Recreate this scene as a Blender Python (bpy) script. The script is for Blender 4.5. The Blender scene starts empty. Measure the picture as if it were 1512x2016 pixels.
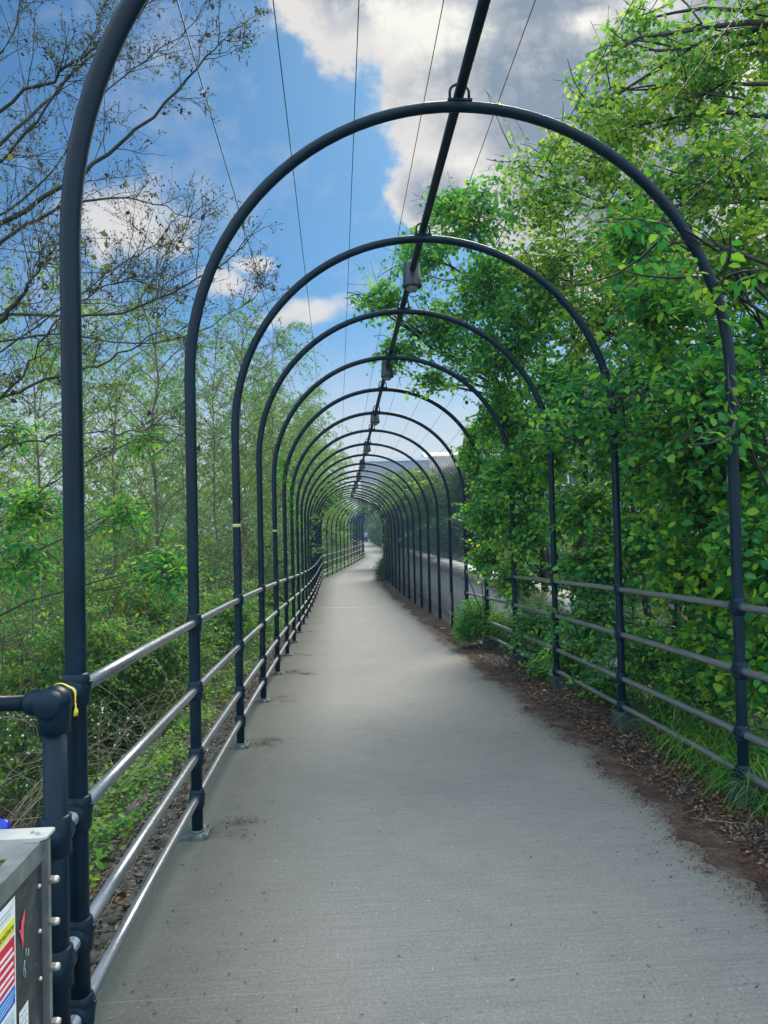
import bpy, math, random
import numpy as np
from mathutils import Vector, Matrix, Euler
PI = math.pi
rnd = random.Random(7)
rng = np.random.default_rng(11)
scene = bpy.context.scene
col = scene.collection

# ------------------------------------------------------------------ helpers
def tag(o, label=None, cat=None, group=None, kind=None):
    if label: o['label'] = label
    if cat: o['category'] = cat
    if group: o['group'] = group
    if kind: o['kind'] = kind
    return o

def empty(name, loc=(0, 0, 0), rz=0.0, label=None, cat=None, group=None):
    o = bpy.data.objects.new(name, None)
    col.objects.link(o)
    o.location = loc; o.rotation_euler = (0, 0, rz)
    o.empty_display_size = 0.1
    return tag(o, label, cat, group)

def link(name, me, parent=None, loc=None, rot=None):
    o = bpy.data.objects.new(name, me)
    col.objects.link(o)
    if parent is not None: o.parent = parent
    if loc is not None: o.location = loc
    if rot is not None: o.rotation_euler = rot
    return o

def npmesh(name, V, F, mat=None, smooth=False, uv=None):
    """V (n,3); F (m,k) all faces of k corners"""
    V = np.asarray(V, dtype=np.float32); F = np.asarray(F, dtype=np.int32)
    me = bpy.data.meshes.new(name)
    m, k = F.shape
    me.vertices.add(len(V)); me.vertices.foreach_set('co', V.ravel())
    me.loops.add(m * k); me.loops.foreach_set('vertex_index', F.ravel())
    me.polygons.add(m)
    me.polygons.foreach_set('loop_start', np.arange(0, m * k, k, dtype=np.int32))
    me.polygons.foreach_set('loop_total', np.full(m, k, dtype=np.int32))
    if smooth: me.polygons.foreach_set('use_smooth', np.ones(m, dtype=bool))
    me.update(calc_edges=True)
    if uv is not None:
        l = me.uv_layers.new(name='UVMap')
        l.data.foreach_set('uv', np.asarray(uv, dtype=np.float32)[F.ravel()].ravel())
    if mat: me.materials.append(mat)
    return me

class MB:
    """collects primitives of quads and tris into one mesh"""
    def __init__(s): s.v = []; s.f = []; s.sm = []
    def add(s, V, F, smooth=False):
        b = len(s.v); s.v += [tuple(p) for p in V]
        s.f += [tuple(i + b for i in f) for f in F]; s.sm += [smooth] * len(F)
        return s
    def box(s, c, d, rz=0.0, M=None):
        x, y, z = d[0] / 2, d[1] / 2, d[2] / 2
        P = [Vector((i * x, j * y, k * z)) for i in (-1, 1) for j in (-1, 1) for k in (-1, 1)]
        R = M if M is not None else Matrix.Rotation(rz, 3, 'Z')
        P = [R @ p + Vector(c) for p in P]
        return s.add(P, [(0, 1, 3, 2), (4, 6, 7, 5), (0, 4, 5, 1), (2, 3, 7, 6), (0, 2, 6, 4), (1, 5, 7, 3)])
    def tube(s, pts, r, n=16, cap=True, radii=None):
        pts = [Vector(p) for p in pts]; k = len(pts)
        V = []; ref = None
        for i, p in enumerate(pts):
            t = (pts[min(i + 1, k - 1)] - pts[max(i - 1, 0)]).normalized()
            if ref is None:
                ref = t.orthogonal().normalized()
            ref = (ref - t * ref.dot(t)).normalized()
            b = t.cross(ref)
            rr = radii[i] if radii else r
            for j in range(n):
                a = 2 * PI * j / n
                V.append(p + (ref * math.cos(a) + b * math.sin(a)) * rr)
        F = [(i * n + j, i * n + (j + 1) % n, (i + 1) * n + (j + 1) % n, (i + 1) * n + j) for i in range(k - 1) for j in range(n)]
        b0 = len(s.v); s.add(V, F, True)
        if cap:
            s.f += [tuple(b0 + j for j in range(n))[::-1], tuple(b0 + (k - 1) * n + j for j in range(n))]; s.sm += [False, False]
        return s
    def lathe(s, prof, c=(0, 0, 0), n=20, M=None):
        """prof: list of (r, z); closed at the ends where r==0"""
        V = []
        for r, z in prof:
            for j in range(n):
                a = 2 * PI * j / n; V.append(Vector((r * math.cos(a), r * math.sin(a), z)))
        R = M if M is not None else Matrix.Identity(3)
        V = [R @ v + Vector(c) for v in V]
        F = [(i * n + j, i * n + (j + 1) % n, (i + 1) * n + (j + 1) % n, (i + 1) * n + j) for i in range(len(prof) - 1) for j in range(n)]
        return s.add(V, F, True)
    def ball(s, c, r, n=16, m=10, sc=(1, 1, 1)):
        prof = [(max(1e-5, math.sin(PI * i / m)) , -math.cos(PI * i / m)) for i in range(m + 1)]
        M = Matrix.Diagonal((sc[0] * r, sc[1] * r, sc[2] * r))
        return s.lathe(prof, c, n, M)
    def mesh(s, name, mat=None):
        me = bpy.data.meshes.new(name)
        me.from_pydata([tuple(v) for v in s.v], [], s.f)
        me.polygons.foreach_set('use_smooth', s.sm)
        if mat: me.materials.append(mat)
        me.update()
        return me

# ------------------------------------------------------------------ camera maths
F_PX = 1456.0
PITCH = math.radians(1.26); ROLL = math.radians(-1.3)
CAM_Z = 1.6
CAM_R = Euler((PI / 2 + PITCH, 0, 0)).to_matrix() @ Matrix.Rotation(ROLL, 3, 'Z')
def P(u, v, d):
    """point seen at photo pixel (u,v), at distance d ahead"""
    r = CAM_R @ Vector(((u - 756) / F_PX, -(v - 1008) / F_PX, -1))
    r = r * (d / r.y)
    return np.array([r.x, r.y, r.z + CAM_Z])

cam = bpy.data.cameras.new('camera'); co = bpy.data.objects.new('camera', cam); col.objects.link(co)
cam.sensor_fit = 'VERTICAL'; cam.sensor_height = 24; cam.sensor_width = 18
cam.lens = 24 * F_PX / 2016
cam.clip_start = 0.05; cam.clip_end = 3000
co.matrix_world = Matrix.Translation((0, 0, CAM_Z)) @ CAM_R.to_4x4()
scene.camera = co

# ------------------------------------------------------------------ materials
def newmat(name):
    m = bpy.data.materials.new(name); m.use_nodes = True
    nt = m.node_tree; b = nt.nodes['Principled BSDF']
    return m, nt, b
def N(nt, t, **kw):
    n = nt.nodes.new(t)
    for k, v in kw.items(): setattr(n, k, v)
    return n
def ramp(nt, stops, fac=None, interp='LINEAR'):
    r = N(nt, 'ShaderNodeValToRGB'); cr = r.color_ramp; cr.interpolation = interp
    while len(cr.elements) < len(stops): cr.elements.new(0.5)
    for e, (p, c) in zip(cr.elements, stops):
        e.position = p; e.color = (c[0], c[1], c[2], 1) if not isinstance(c, (int, float)) else (c, c, c, 1)
    if fac is not None: nt.links.new(fac, r.inputs[0])
    return r
def noise(nt, scale, detail=5, rough=0.55, vec=None, dist=0.0):
    n = N(nt, 'ShaderNodeTexNoise'); n.inputs['Scale'].default_value = scale
    n.inputs['Detail'].default_value = detail; n.inputs['Roughness'].default_value = rough
    n.inputs['Distortion'].default_value = dist
    if vec is not None: nt.links.new(vec, n.inputs['Vector'])
    return n
def mix(nt, fac, a, b, mode='MIX'):
    m = N(nt, 'ShaderNodeMix'); m.data_type = 'RGBA'; m.blend_type = mode
    for s, v in ((0, fac), (6, a), (7, b)):
        if hasattr(v, 'is_linked') or hasattr(v, 'links'): nt.links.new(v, m.inputs[s])
        elif isinstance(v, (int, float)): m.inputs[s].default_value = v
        else: m.inputs[s].default_value = (v[0], v[1], v[2], 1)
    return m.outputs[2]
def math_(nt, op, a, b=None, c=None, clamp=False):
    m = N(nt, 'ShaderNodeMath', operation=op); m.use_clamp = clamp
    for i, v in enumerate((a, b, c)):
        if v is None: continue
        if isinstance(v, (int, float)): m.inputs[i].default_value = v
        else: nt.links.new(v, m.inputs[i])
    return m.outputs[0]
def bump(nt, b, h, strength=0.3, dist=0.01):
    n = N(nt, 'ShaderNodeBump'); n.inputs['Strength'].default_value = strength; n.inputs['Distance'].default_value = dist
    nt.links.new(h, n.inputs['Height']); nt.links.new(n.outputs[0], b.inputs['Normal'])
def objco(nt): return N(nt, 'ShaderNodeTexCoord').outputs['Object']

def mat_noise(name, stops, scale=5, rough=0.7, metal=0.0, bump_s=0.2, bump_scale=None, bump_d=0.005, spec=0.5, detail=6):
    m, nt, b = newmat(name); oc = objco(nt)
    n = noise(nt, scale, detail, 0.6, oc)
    r = ramp(nt, stops, n.outputs[0]); nt.links.new(r.outputs[0], b.inputs['Base Color'])
    b.inputs['Roughness'].default_value = rough; b.inputs['Metallic'].default_value = metal
    b.inputs['Specular IOR Level'].default_value = spec
    if bump_s:
        n2 = noise(nt, bump_scale or scale * 4, 4, 0.6, oc); bump(nt, b, n2.outputs[0], bump_s, bump_d)
    return m

M = {}
# painted black tube, a little chalky and scuffed
m, nt, b = newmat('black_paint'); oc = objco(nt)
n1 = noise(nt, 3, 6, .65, oc); n2 = noise(nt, 60, 3, .6, oc)
c = ramp(nt, [(.35, (.0012, .009, .019)), (.62, (.002, .017, .032)), (.8, (.01, .028, .036))], n1.outputs[0])
n3 = noise(nt, 38, 5, .7, oc); n4 = noise(nt, 5, 3, .6, oc)
chip = math_(nt, 'MULTIPLY', ramp(nt, [(.68, 0), (.72, 1)], n3.outputs[0]).outputs[0], ramp(nt, [(.5, 0), (.6, 1)], n4.outputs[0]).outputs[0])
pc = mix(nt, chip, c.outputs[0], mix(nt, n2.outputs[0], (.12, .045, .02), (.2, .2, .19)))
nt.links.new(pc, b.inputs['Base Color'])
rr = ramp(nt, [(.3, .34), (.7, .55)], n1.outputs[0]); nt.links.new(rr.outputs[0], b.inputs['Roughness'])
b.inputs['Specular IOR Level'].default_value = 0.2
bump(nt, b, n2.outputs[0], .12, .002); M['paint'] = m
# bare worn rails
m, nt, b = newmat('worn_rail_metal'); oc = objco(nt)
mp = N(nt, 'ShaderNodeMapping'); mp.inputs['Scale'].default_value = (14, 1.2, 14); nt.links.new(oc, mp.inputs[0])
n1 = noise(nt, 2, 7, .7, mp.outputs[0]); n2 = noise(nt, 45, 3, .6, oc)
c = ramp(nt, [(.25, (.13, .145, .16)), (.42, (.22, .235, .25)), (.7, (.32, .335, .35))], n1.outputs[0])
nt.links.new(c.outputs[0], b.inputs['Base Color']); b.inputs['Metallic'].default_value = .75
rr = ramp(nt, [(.35, .32), (.7, .42)], n2.outputs[0]); nt.links.new(rr.outputs[0], b.inputs['Roughness'])
bump(nt, b, n2.outputs[0], .1, .001); M['rail'] = m
M['plate'] = mat_noise('base_plate_paint', [(.3, (.03, .05, .055)), (.55, (.09, .12, .12)), (.75, (.2, .22, .2))], 14, .55, .2, .2)
M['footing'] = mat_noise('footing_concrete', [(.3, (.012, .02, .022)), (.6, (.035, .05, .05)), (.8, (.09, .1, .09))], 12, .8, 0, .5)
M['steel'] = mat_noise('galvanised_steel', [(.3, (.16, .185, .19)), (.6, (.26, .29, .29)), (.8, (.36, .38, .37))], 18, .42, .6, .1)
M['bolt'] = mat_noise('bolt_steel', [(.3, (.4, .36, .3)), (.6, (.6, .57, .5))], 60, .4, .7, .2)
M['darkpanel'] = mat_noise('dark_panel', [(.3, (.012, .02, .022)), (.5, (.03, .043, .044)), (.6, (.05, .065, .062)), (.72, (.11, .12, .11))], 14, .45, .1, .1)
M['wire'] = mat_noise('dark_wire', [(.3, (.01, .012, .016)), (.7, (.03, .03, .035))], 20, .5, .5, 0)
M['mesh'] = mat_noise('mesh_wire_paint', [(.3, (.008, .03, .045)), (.7, (.02, .05, .07))], 8, .5, .1, 0)
M['mesh_pale'] = mat_noise('galvanised_wire', [(.3, (.14, .15, .14)), (.7, (.3, .3, .27))], 30, .5, .5, 0)
M['yellow'] = mat_noise('yellow_tape', [(.3, (.75, .62, .02)), (.7, (.85, .75, .04))], 30, .45, 0, .1)
M['paletape'] = mat_noise('pale_tape', [(.3, (.35, .4, .16)), (.7, (.5, .52, .25))], 60, .6, 0, 0)
M['blue'] = mat_noise('blue_plastic', [(.3, (.004, .02, .3)), (.7, (.01, .06, .65))], 20, .35, 0, .3)
M['lamp'] = mat_noise('lamp_housing', [(.3, (.008, .015, .025)), (.7, (.02, .032, .045))], 14, .5, 0, .15)
m, nt, b = newmat('lamp_glass'); b.inputs['Base Color'].default_value = (.17, .22, .24, 1); b.inputs['Roughness'].default_value = .3; M['glass'] = m
def flat(name, c, rough=.5, metal=0.0):
    m, nt, b = newmat(name); oc = objco(nt)
    n = noise(nt, 35, 4, .6, oc)
    r = ramp(nt, [(.3, tuple(x * .85 for x in c)), (.7, tuple(min(1, x * 1.08) for x in c))], n.outputs[0])
    nt.links.new(r.outputs[0], b.inputs['Base Color'])
    b.inputs['Roughness'].default_value = rough; b.inputs['Metallic'].default_value = metal
    return m
M['white'] = flat('white_print', (.72, .78, .8)); M['red'] = flat('red_print', (.62, .015, .04)); M['pblue'] = flat('blue_print', (.01, .07, .5))
M['pyellow'] = flat('yellow_print', (.75, .72, .03)); M['cyan'] = flat('cyan_print', (.25, .55, .66)); M['ink'] = flat('dark_print', (.04, .06, .09))
M['pink'] = flat('red_scrawl', (.75, .08, .16)); M['scuff'] = flat('pale_scuff', (.3, .4, .42))

# concrete path : uv = metres across (0 = centre line) and along
m, nt, b = newmat('brushed_concrete')
uv = N(nt, 'ShaderNodeTexCoord').outputs['UV']
sp = N(nt, 'ShaderNodeSeparateXYZ'); nt.links.new(uv, sp.inputs[0])
big = noise(nt, .9, 5, .6, uv); mid = noise(nt, 5, 6, .65, uv)
mp = N(nt, 'ShaderNodeMapping'); mp.inputs['Scale'].default_value = (2.2, 75, 1); nt.links.new(uv, mp.inputs[0])
streak = noise(nt, 1.0, 4, .7, mp.outputs[0])
mp2 = N(nt, 'ShaderNodeMapping'); mp2.inputs['Scale'].default_value = (7, 190, 1); nt.links.new(uv, mp2.inputs[0])
groove = noise(nt, 1.0, 2, .5, mp2.outputs[0])
grain = noise(nt, 230, 2, .6, uv)
c0 = ramp(nt, [(.28, (.135, .15, .146)), (.5, (.205, .218, .212)), (.72, (.268, .272, .262))], big.outputs[0]).outputs[0]
c1 = mix(nt, .32, c0, ramp(nt, [(.3, (.13, .14, .135)), (.6, (.3, .305, .3))], mid.outputs[0]).outputs[0])
c1 = mix(nt, .38, c1, ramp(nt, [(.32, (.075, .085, .085)), (.5, (.22, .23, .225)), (.7, (.33, .335, .33))], streak.outputs[0]).outputs[0])
c1 = mix(nt, .35, c1, ramp(nt, [(.3, (.08, .09, .09)), (.52, (.22, .23, .225)), (.72, (.42, .42, .42))], grain.outputs[0]).outputs[0])
# thin dark broken scratches left by the brush
scr = ramp(nt, [(.3, 1), (.36, 0)], groove.outputs[0]).outputs[0]
c1 = mix(nt, math_(nt, 'MULTIPLY', scr, .45), c1, (.07, .08, .08))
# moss/dirt on the edges
edge = N(nt, 'ShaderNodeMapRange'); edge.inputs[1].default_value = -.75; edge.inputs[2].default_value = -1.6
nt.links.new(math_(nt, 'ADD', sp.outputs[0], math_(nt, 'MULTIPLY', math_(nt, 'SUBTRACT', mid.outputs[0], .5), -.9)), edge.inputs[0])
c1 = mix(nt, math_(nt, 'MULTIPLY', edge.outputs[0], .72), c1, (.085, .1, .07))
edge2 = N(nt, 'ShaderNodeMapRange'); edge2.inputs[1].default_value = .8; edge2.inputs[2].default_value = 1.3
nt.links.new(math_(nt, 'ADD', sp.outputs[0], math_(nt, 'MULTIPLY', math_(nt, 'SUBTRACT', mid.outputs[0], .5), .9)), edge2.inputs[0])
c1 = mix(nt, math_(nt, 'MULTIPLY', edge2.outputs[0], .5), c1, (.12, .11, .085))
# pale aggregate specks
vo = N(nt, 'ShaderNodeTexVoronoi'); vo.inputs['Scale'].default_value = 26; nt.links.new(uv, vo.inputs['Vector'])
sepc = N(nt, 'ShaderNodeSeparateColor'); nt.links.new(vo.outputs['Color'], sepc.inputs[0])
spk = math_(nt, 'MULTIPLY', math_(nt, 'LESS_THAN', vo.outputs['Distance'], .1), math_(nt, 'GREATER_THAN', sepc.outputs[0], .72))
c1 = mix(nt, math_(nt, 'MULTIPLY', spk, .6), c1, (.5, .5, .5))
spk2 = math_(nt, 'MULTIPLY', math_(nt, 'LESS_THAN', vo.outputs['Distance'], .12), math_(nt, 'LESS_THAN', sepc.outputs[0], .07))
c1 = mix(nt, math_(nt, 'MULTIPLY', spk2, .7), c1, (.05, .05, .05))
# a faint joint line near the viewer
jl = math_(nt, 'LESS_THAN', math_(nt, 'ABSOLUTE', math_(nt, 'SUBTRACT', math_(nt, 'ADD', sp.outputs[1], math_(nt, 'MULTIPLY', mid.outputs[0], .012)), 2.7)), .0035)
jl = math_(nt, 'MULTIPLY', jl, math_(nt, 'GREATER_THAN', big.outputs[0], .44))
c1 = mix(nt, math_(nt, 'MULTIPLY', jl, .35), c1, (.3, .3, .29))
c1 = mix(nt, 1.0, c1, (.84, .79, .735), 'MULTIPLY')
g2 = noise(nt, 75, 3, .7, uv)
c1 = mix(nt, .5, c1, ramp(nt, [(.3, (.55, .55, .55)), (.5, (1, 1, 1)), (.7, (1.5, 1.5, 1.5))], g2.outputs[0]).outputs[0], 'MULTIPLY')
# trodden-in dirt where the litter strip begins
fine = noise(nt, 28, 6, .75, uv)
dm = N(nt, 'ShaderNodeMapRange'); dm.interpolation_type = 'SMOOTHSTEP'; dm.inputs[1].default_value = .86; dm.inputs[2].default_value = 1.12
nt.links.new(math_(nt, 'ADD', sp.outputs[0], math_(nt, 'ADD', math_(nt, 'MULTIPLY', math_(nt, 'SUBTRACT', fine.outputs[0], .5), .55), math_(nt, 'MULTIPLY', math_(nt, 'SUBTRACT', big.outputs[0], .5), .5))), dm.inputs[0])
c1 = mix(nt, math_(nt, 'MULTIPLY', dm.outputs[0], .85), c1, (.1, .077, .06))
nt.links.new(c1, b.inputs['Base Color']); b.inputs['Roughness'].default_value = .82
hh = math_(nt, 'ADD', math_(nt, 'MULTIPLY', groove.outputs[0], .6), math_(nt, 'MULTIPLY', grain.outputs[0], .5))
bump(nt, b, hh, .55, .004); M['concrete'] = m

M['joint'] = mat_noise('joint_sealant', [(.3, (.34, .33, .31)), (.7, (.5, .49, .46))], 10, .8)
M['soil'] = mat_noise('needle_litter_soil', [(.3, (.035, .028, .024)), (.45, (.07, .051, .04)), (.58, (.105, .08, .062)), (.75, (.18, .15, .125))], 5, .95, 0, 1.0, 60, .02, .2, 9)
M['ground'] = mat_noise('leafy_soil', [(.3, (.015, .02, .01)), (.55, (.035, .045, .02)), (.75, (.07, .06, .035))], 3, .95, 0, .8, 20, .05, .2, 9)
M['stone'] = mat_noise('dirty_stone', [(.3, (.035, .035, .026)), (.55, (.085, .08, .06)), (.8, (.18, .17, .14))], 9, .9, 0, .5)
M['bark'] = mat_noise('dark_bark', [(.3, (.015, .018, .02)), (.6, (.045, .046, .042)), (.8, (.09, .09, .07))], 12, .9, 0, .8, 40, .01)
M['bark_mossy'] = mat_noise('mossy_bark', [(.3, (.018, .024, .02)), (.6, (.045, .055, .035)), (.8, (.1, .1, .075))], 9, .9, 0, .6, 40, .01)
M['twig'] = mat_noise('twig_bark', [(.3, (.06, .05, .04)), (.6, (.12, .1, .075)), (.8, (.18, .16, .12))], 5, .8, 0, 0)
M['deadtwig'] = mat_noise('dry_stem', [(.3, (.09, .075, .05)), (.6, (.18, .155, .11)), (.8, (.27, .24, .18))], 3, .9, 0, 0)
M['wall'] = mat_noise('grey_render', [(.3, (.5, .54, .58)), (.6, (.6, .63, .66)), (.8, (.66, .68, .7))], 3, .9, 0, .3)
M['coping'] = mat_noise('pale_coping', [(.3, (.42, .4, .36)), (.6, (.58, .55, .5)), (.8, (.66, .63, .57))], 4, .85, 0, .3)
# river water
m, nt, b = newmat('river_water'); oc = objco(nt)
b.inputs['Base Color'].default_value = (.012, .018, .016, 1); b.inputs['Roughness'].default_value = .06
b.inputs['Specular IOR Level'].default_value = .8
n1 = noise(nt, 3.5, 3, .5, oc); bump(nt, b, n1.outputs[0], .12, .03); M['water'] = m

def leafmat(name, cols, trans=.42, rough=.5, tw=(1.4, 1.4, .8)):
    m, nt, b = newmat(name)
    gi = N(nt, 'ShaderNodeNewGeometry')
    n = len(cols)
    r = ramp(nt, [((i + .5) / n, c) for i, c in enumerate(cols)], gi.outputs['Random Per Island'])
    vn_ = noise(nt, 1.1, 3, .6, gi.outputs['Position'])
    vr = ramp(nt, [(.35, (.72, .9, 1.15)), (.5, (1, 1, 1)), (.66, (1.55, 1.18, .75))], vn_.outputs[0])
    lc = mix(nt, .85, r.outputs[0], vr.outputs[0], 'MULTIPLY')
    nt.links.new(lc, b.inputs['Base Color']); b.inputs['Roughness'].default_value = rough
    b.inputs['Specular IOR Level'].default_value = .25
    t = N(nt, 'ShaderNodeBsdfTranslucent')
    tc = mix(nt, 1.0, lc, tw, 'MULTIPLY'); nt.links.new(tc, t.inputs[0])
    ms = N(nt, 'ShaderNodeMixShader'); ms.inputs[0].default_value = trans
    nt.links.new(b.outputs[0], ms.inputs[1]); nt.links.new(t.outputs[0], ms.inputs[2])
    nt.links.new(ms.outputs[0], nt.nodes['Material Output'].inputs[0])
    return m
G1 = [(.024, .16, .07), (.045, .23, .075), (.08, .31, .07), (.14, .39, .06), (.24, .46, .055)]
G2 = [(.05, .17, .05), (.09, .25, .055), (.16, .34, .055), (.24, .42, .055), (.34, .48, .07)]
M['leaf_top'] = leafmat('crown_leaf', G2, .6)
M['leaf_hazel'] = leafmat('hazel_leaf', G1, .5)
M['leaf_bright'] = leafmat('young_leaf', [(.025, .18, .055), (.05, .26, .055), (.11, .35, .045), (.23, .42, .045)], .55)
M['leaf_dark'] = leafmat('dark_leaf', [(.012, .09, .04), (.02, .13, .045), (.045, .18, .045)], .4)  # deeper green for the dark bushes and undergrowth
M['leaf_left'] = leafmat('thicket_leaf', [(.026, .17, .055), (.055, .25, .06), (.1, .27, .05), (.18, .34, .05), (.24, .32, .06)], .5)
M['leaf_ground'] = leafmat('ground_cover_leaf', [(.03, .13, .03), (.07, .21, .03), (.13, .29, .035), (.22, .35, .04)], .4)
M['leaf_willow'] = leafmat('willow_leaf', [(.07, .18, .05), (.12, .26, .06), (.19, .34, .07), (.25, .32, .09)], .5)
M['leaf_olive'] = leafmat('birch_leaf', [(.05, .16, .06), (.09, .24, .07), (.15, .31, .08), (.19, .24, .1)], .45)
M['bud'] = leafmat('bud_leaf', [(.025, .02, .025), (.035, .035, .025), (.05, .06, .03), (.13, .19, .05)], .35)
M['catkin'] = leafmat('catkin_brown', [(.02, .012, .016), (.06, .025, .02)], .1)
M['leaf_far'] = leafmat('far_leaf', [(.03, .11, .055), (.055, .15, .06), (.09, .19, .07), (.13, .22, .07)], .45)
M['leaf_orange'] = leafmat('bronze_leaf', [(.12, .1, .03), (.22, .15, .04), (.32, .19, .04), (.15, .17, .05)], .45)
M['leaf_brown'] = leafmat('fallen_leaf', [(.025, .015, .014), (.05, .028, .024), (.09, .05, .04), (.13, .085, .065), (.26, .2, .15), (.04, .03, .03)], .1)
M['litter_red'] = leafmat('red_litter', [(.05, .016, .01), (.12, .04, .022), (.2, .08, .05)], .1)
M['glint_fleck'] = leafmat('white_glint', [(.6, .6, .55), (.75, .72, .7)], .3)  # white flecks that imitate glints on the river
M['grass'] = leafmat('grass_blade', [(.02, .13, .03), (.04, .2, .03), (.09, .27, .04), (.16, .25, .06)], .35)

# ------------------------------------------------------------------ path geometry
CX_Y = np.array([-12, 0, 36.56, 58, 66, 75, 90, 107, 122, 140, 165, 220.])
CX_X = np.array([.483 + .064 * 16.16, .483 + .064 * 4.16, -1.59, -.10, -.45, -1.2, -2.15, -3.25, -4.6, -7.5, -14, -34.])
G_Y = np.array([-12, 0, 2.4, 4.16, 5.96, 7.75, 9.57, 15, 20.5, 25.9, 36, 48, 58, 80, 107, 160, 220.])
G_V = np.array([-1.6, -1.6, -1.61, -1.643, -1.69, -1.75, -1.82, -2.05, -2.25, -2.38, -2.47, -2.42, -2.29, -2.17, -2.06, -2.0, -2.])
_yy = np.arange(-12, 220, .25)
_g = np.interp(_yy, G_Y, G_V)
_k = np.ones(9) / 9
_gs = np.convolve(np.pad(_g, 4, mode='edge'), _k, 'valid')
def zg(y): return CAM_Z + np.interp(y, _yy, _gs)
def xc(y): return np.interp(y, CX_Y, CX_X)
def slope(y, e=.4): return (xc(y + e) - xc(y - e)) / (2 * e)
HALF = 1.54
def on_path(s, y, z=0.0):
    """point s metres right of the centre line abreast of y, z above the ground there"""
    k = float(slope(y)); n = math.hypot(1, k)
    return Vector((float(xc(y)) + s / n, y - s * k / n, float(zg(y)) + z))

# terrain sheet : columns follow the path
def terrain_z(s, y):
    base = zg(y)
    z = np.zeros_like(s) + base - .05
    dl = -1.6 - s
    t = np.clip((dl - .25) / 5.2, 0, 1)
    z = z - (t * t * (3 - 2 * t)) * 3.4 - np.clip(dl, 0, 1) * .12
    far = np.clip((dl - 18) / 5, 0, 1)
    z = z + far * 2.6
    dr = np.clip(s - 6, 0, 1e9)
    z = z + np.clip(dr / 12, 0, 1) * .8
    return z
sx = np.concatenate([[-900, -500, -250, -120, -70, -45, -38, -33, -29, -25, -20, -15, -11], np.arange(-9, -1.5, .25), np.arange(-1.5, 6.1, .75), [8, 10, 13, 18, 25, 40, 80, 160, 320, 900]])
sy = np.concatenate([[-60, -30, -15], np.arange(-8, 40, .4), np.arange(40, 200, 2.), [220, 260, 340, 500, 800, 1400]])
SX, SY = np.meshgrid(sx, sy)
TZ = terrain_z(SX, SY)
bumpy = (np.sin(SX * 2.1 + SY * 1.3) + np.sin(SX * .9 - SY * 2.2)) * .03
TZ = TZ + bumpy * (SX < -2.2) * (SX > -40) 
V = np.stack([SX + xc(SY), SY, TZ], -1).reshape(-1, 3)
nx, ny = len(sx), len(sy)
ii = np.arange((ny - 1) * nx).reshape(ny - 1, nx)[:, :-1].ravel()
Fq = np.stack([ii, ii + 1, ii + nx + 1, ii + nx], -1)
tag(link('ground', npmesh('ground', V, Fq, M['ground'], True)), kind='structure')
def ground_at(x, y):
    s = np.asarray(x) - xc(np.asarray(y))
    return terrain_z(np.asarray(s, float), np.asarray(y, float))

# water of the river at the left
me = npmesh('river', [(-33, -20, -1.55), (-4, -20, -1.55), (-4, 70, -1.55), (-40, 70, -1.55)], [(0, 1, 2, 3)], M['water'])
tag(link('river_water', me), kind='structure')

# path slab (real thickness)
py = np.concatenate([np.arange(-3, 40, .5), np.arange(40, 200, 1.5)])
rows = []; uvs = []
SL, SR = -1.66, 1.42
ss = [SL, SL + .001, -.8, 0, .7, SR]
for y in py:
    for j, s in enumerate(ss):
        p = on_path(s, y, .0)
        rows.append((p.x, p.y, p.z - (.14 if j == 0 else 0))); uvs.append((s, y))
k = len(ss)
Fp = [(r * k + j, r * k + j + 1, (r + 1) * k + j + 1, (r + 1) * k + j) for r in range(len(py) - 1) for j in range(k - 1)]
tag(link('path', npmesh('path', rows, Fp, M['concrete'], False, uvs)), kind='structure')
# pale expansion joint across the path
p0 = [on_path(s, 21.6 + .08 * math.sin(s * 3) * .3, .004) for s in np.linspace(-1.25, .55, 12)]
mbj = MB(); Vj = []
for p in p0: Vj += [(p.x, p.y - .035, p.z), (p.x, p.y + .035, p.z)]
mbj.add(Vj, [(2 * i, 2 * i + 2, 2 * i + 3, 2 * i + 1) for i in range(11)])
tag(link('expansion_joint', mbj.mesh('expansion_joint', M['joint'])), kind='structure')

# right verge : needle litter lapping over the concrete with a ragged edge
_vn = rng.random((4, 4000))
def vn1(x, f, k): 
    x = np.asarray(x) * f + 200; i = np.floor(x).astype(int); t = x - i; t = t * t * (3 - 2 * t)
    return _vn[k, i % 4000] * (1 - t) + _vn[k, (i + 1) % 4000] * t - .5
def vnoise(x): return 1.1 * vn1(x, .9, 0) + .9 * vn1(x, 3.1, 1) + .5 * vn1(x, 11, 2) + .35 * vn1(x, 31, 3)
def vnoise_old(x, seeds=(1.7, 3.9, 8.3, 19.1), amp=(.5, .3, .25, .15)):
    return sum(a * np.sin(x * f + 2.3 * i + 1.3 * np.sin(x * f * .37 + i)) for i, (f, a) in enumerate(zip(seeds, amp)))
vy = np.arange(-3, 36, .02)
rows = []
vs = np.array([0, .015, .05, .15, .35, .6, .9, 1.4])
for y in vy:
    e = 1.04 + .15 * float(vnoise(y)) + (.0 if y < 11 else .12)
    for j, s in enumerate(vs):
        p = on_path(e + s, y)
        z = .0015 if j == 0 else .004 + .02 * min(1, s * 2.2) + .007 * math.sin(y * 21 + j * 2.1) * math.sin(y * 8.3 + j) 
        rows.append((p.x, p.y, p.z + (-.03 if j == len(vs) - 1 else z)))
k = len(vs)
Fp = np.array([(r * k + j, r * k + j + 1, (r + 1) * k + j + 1, (r + 1) * k + j) for r in range(len(vy) - 1) for j in range(k - 1)])
tag(link('verge', npmesh('verge', rows, Fp, M['soil'], True)), kind='structure')

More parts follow.
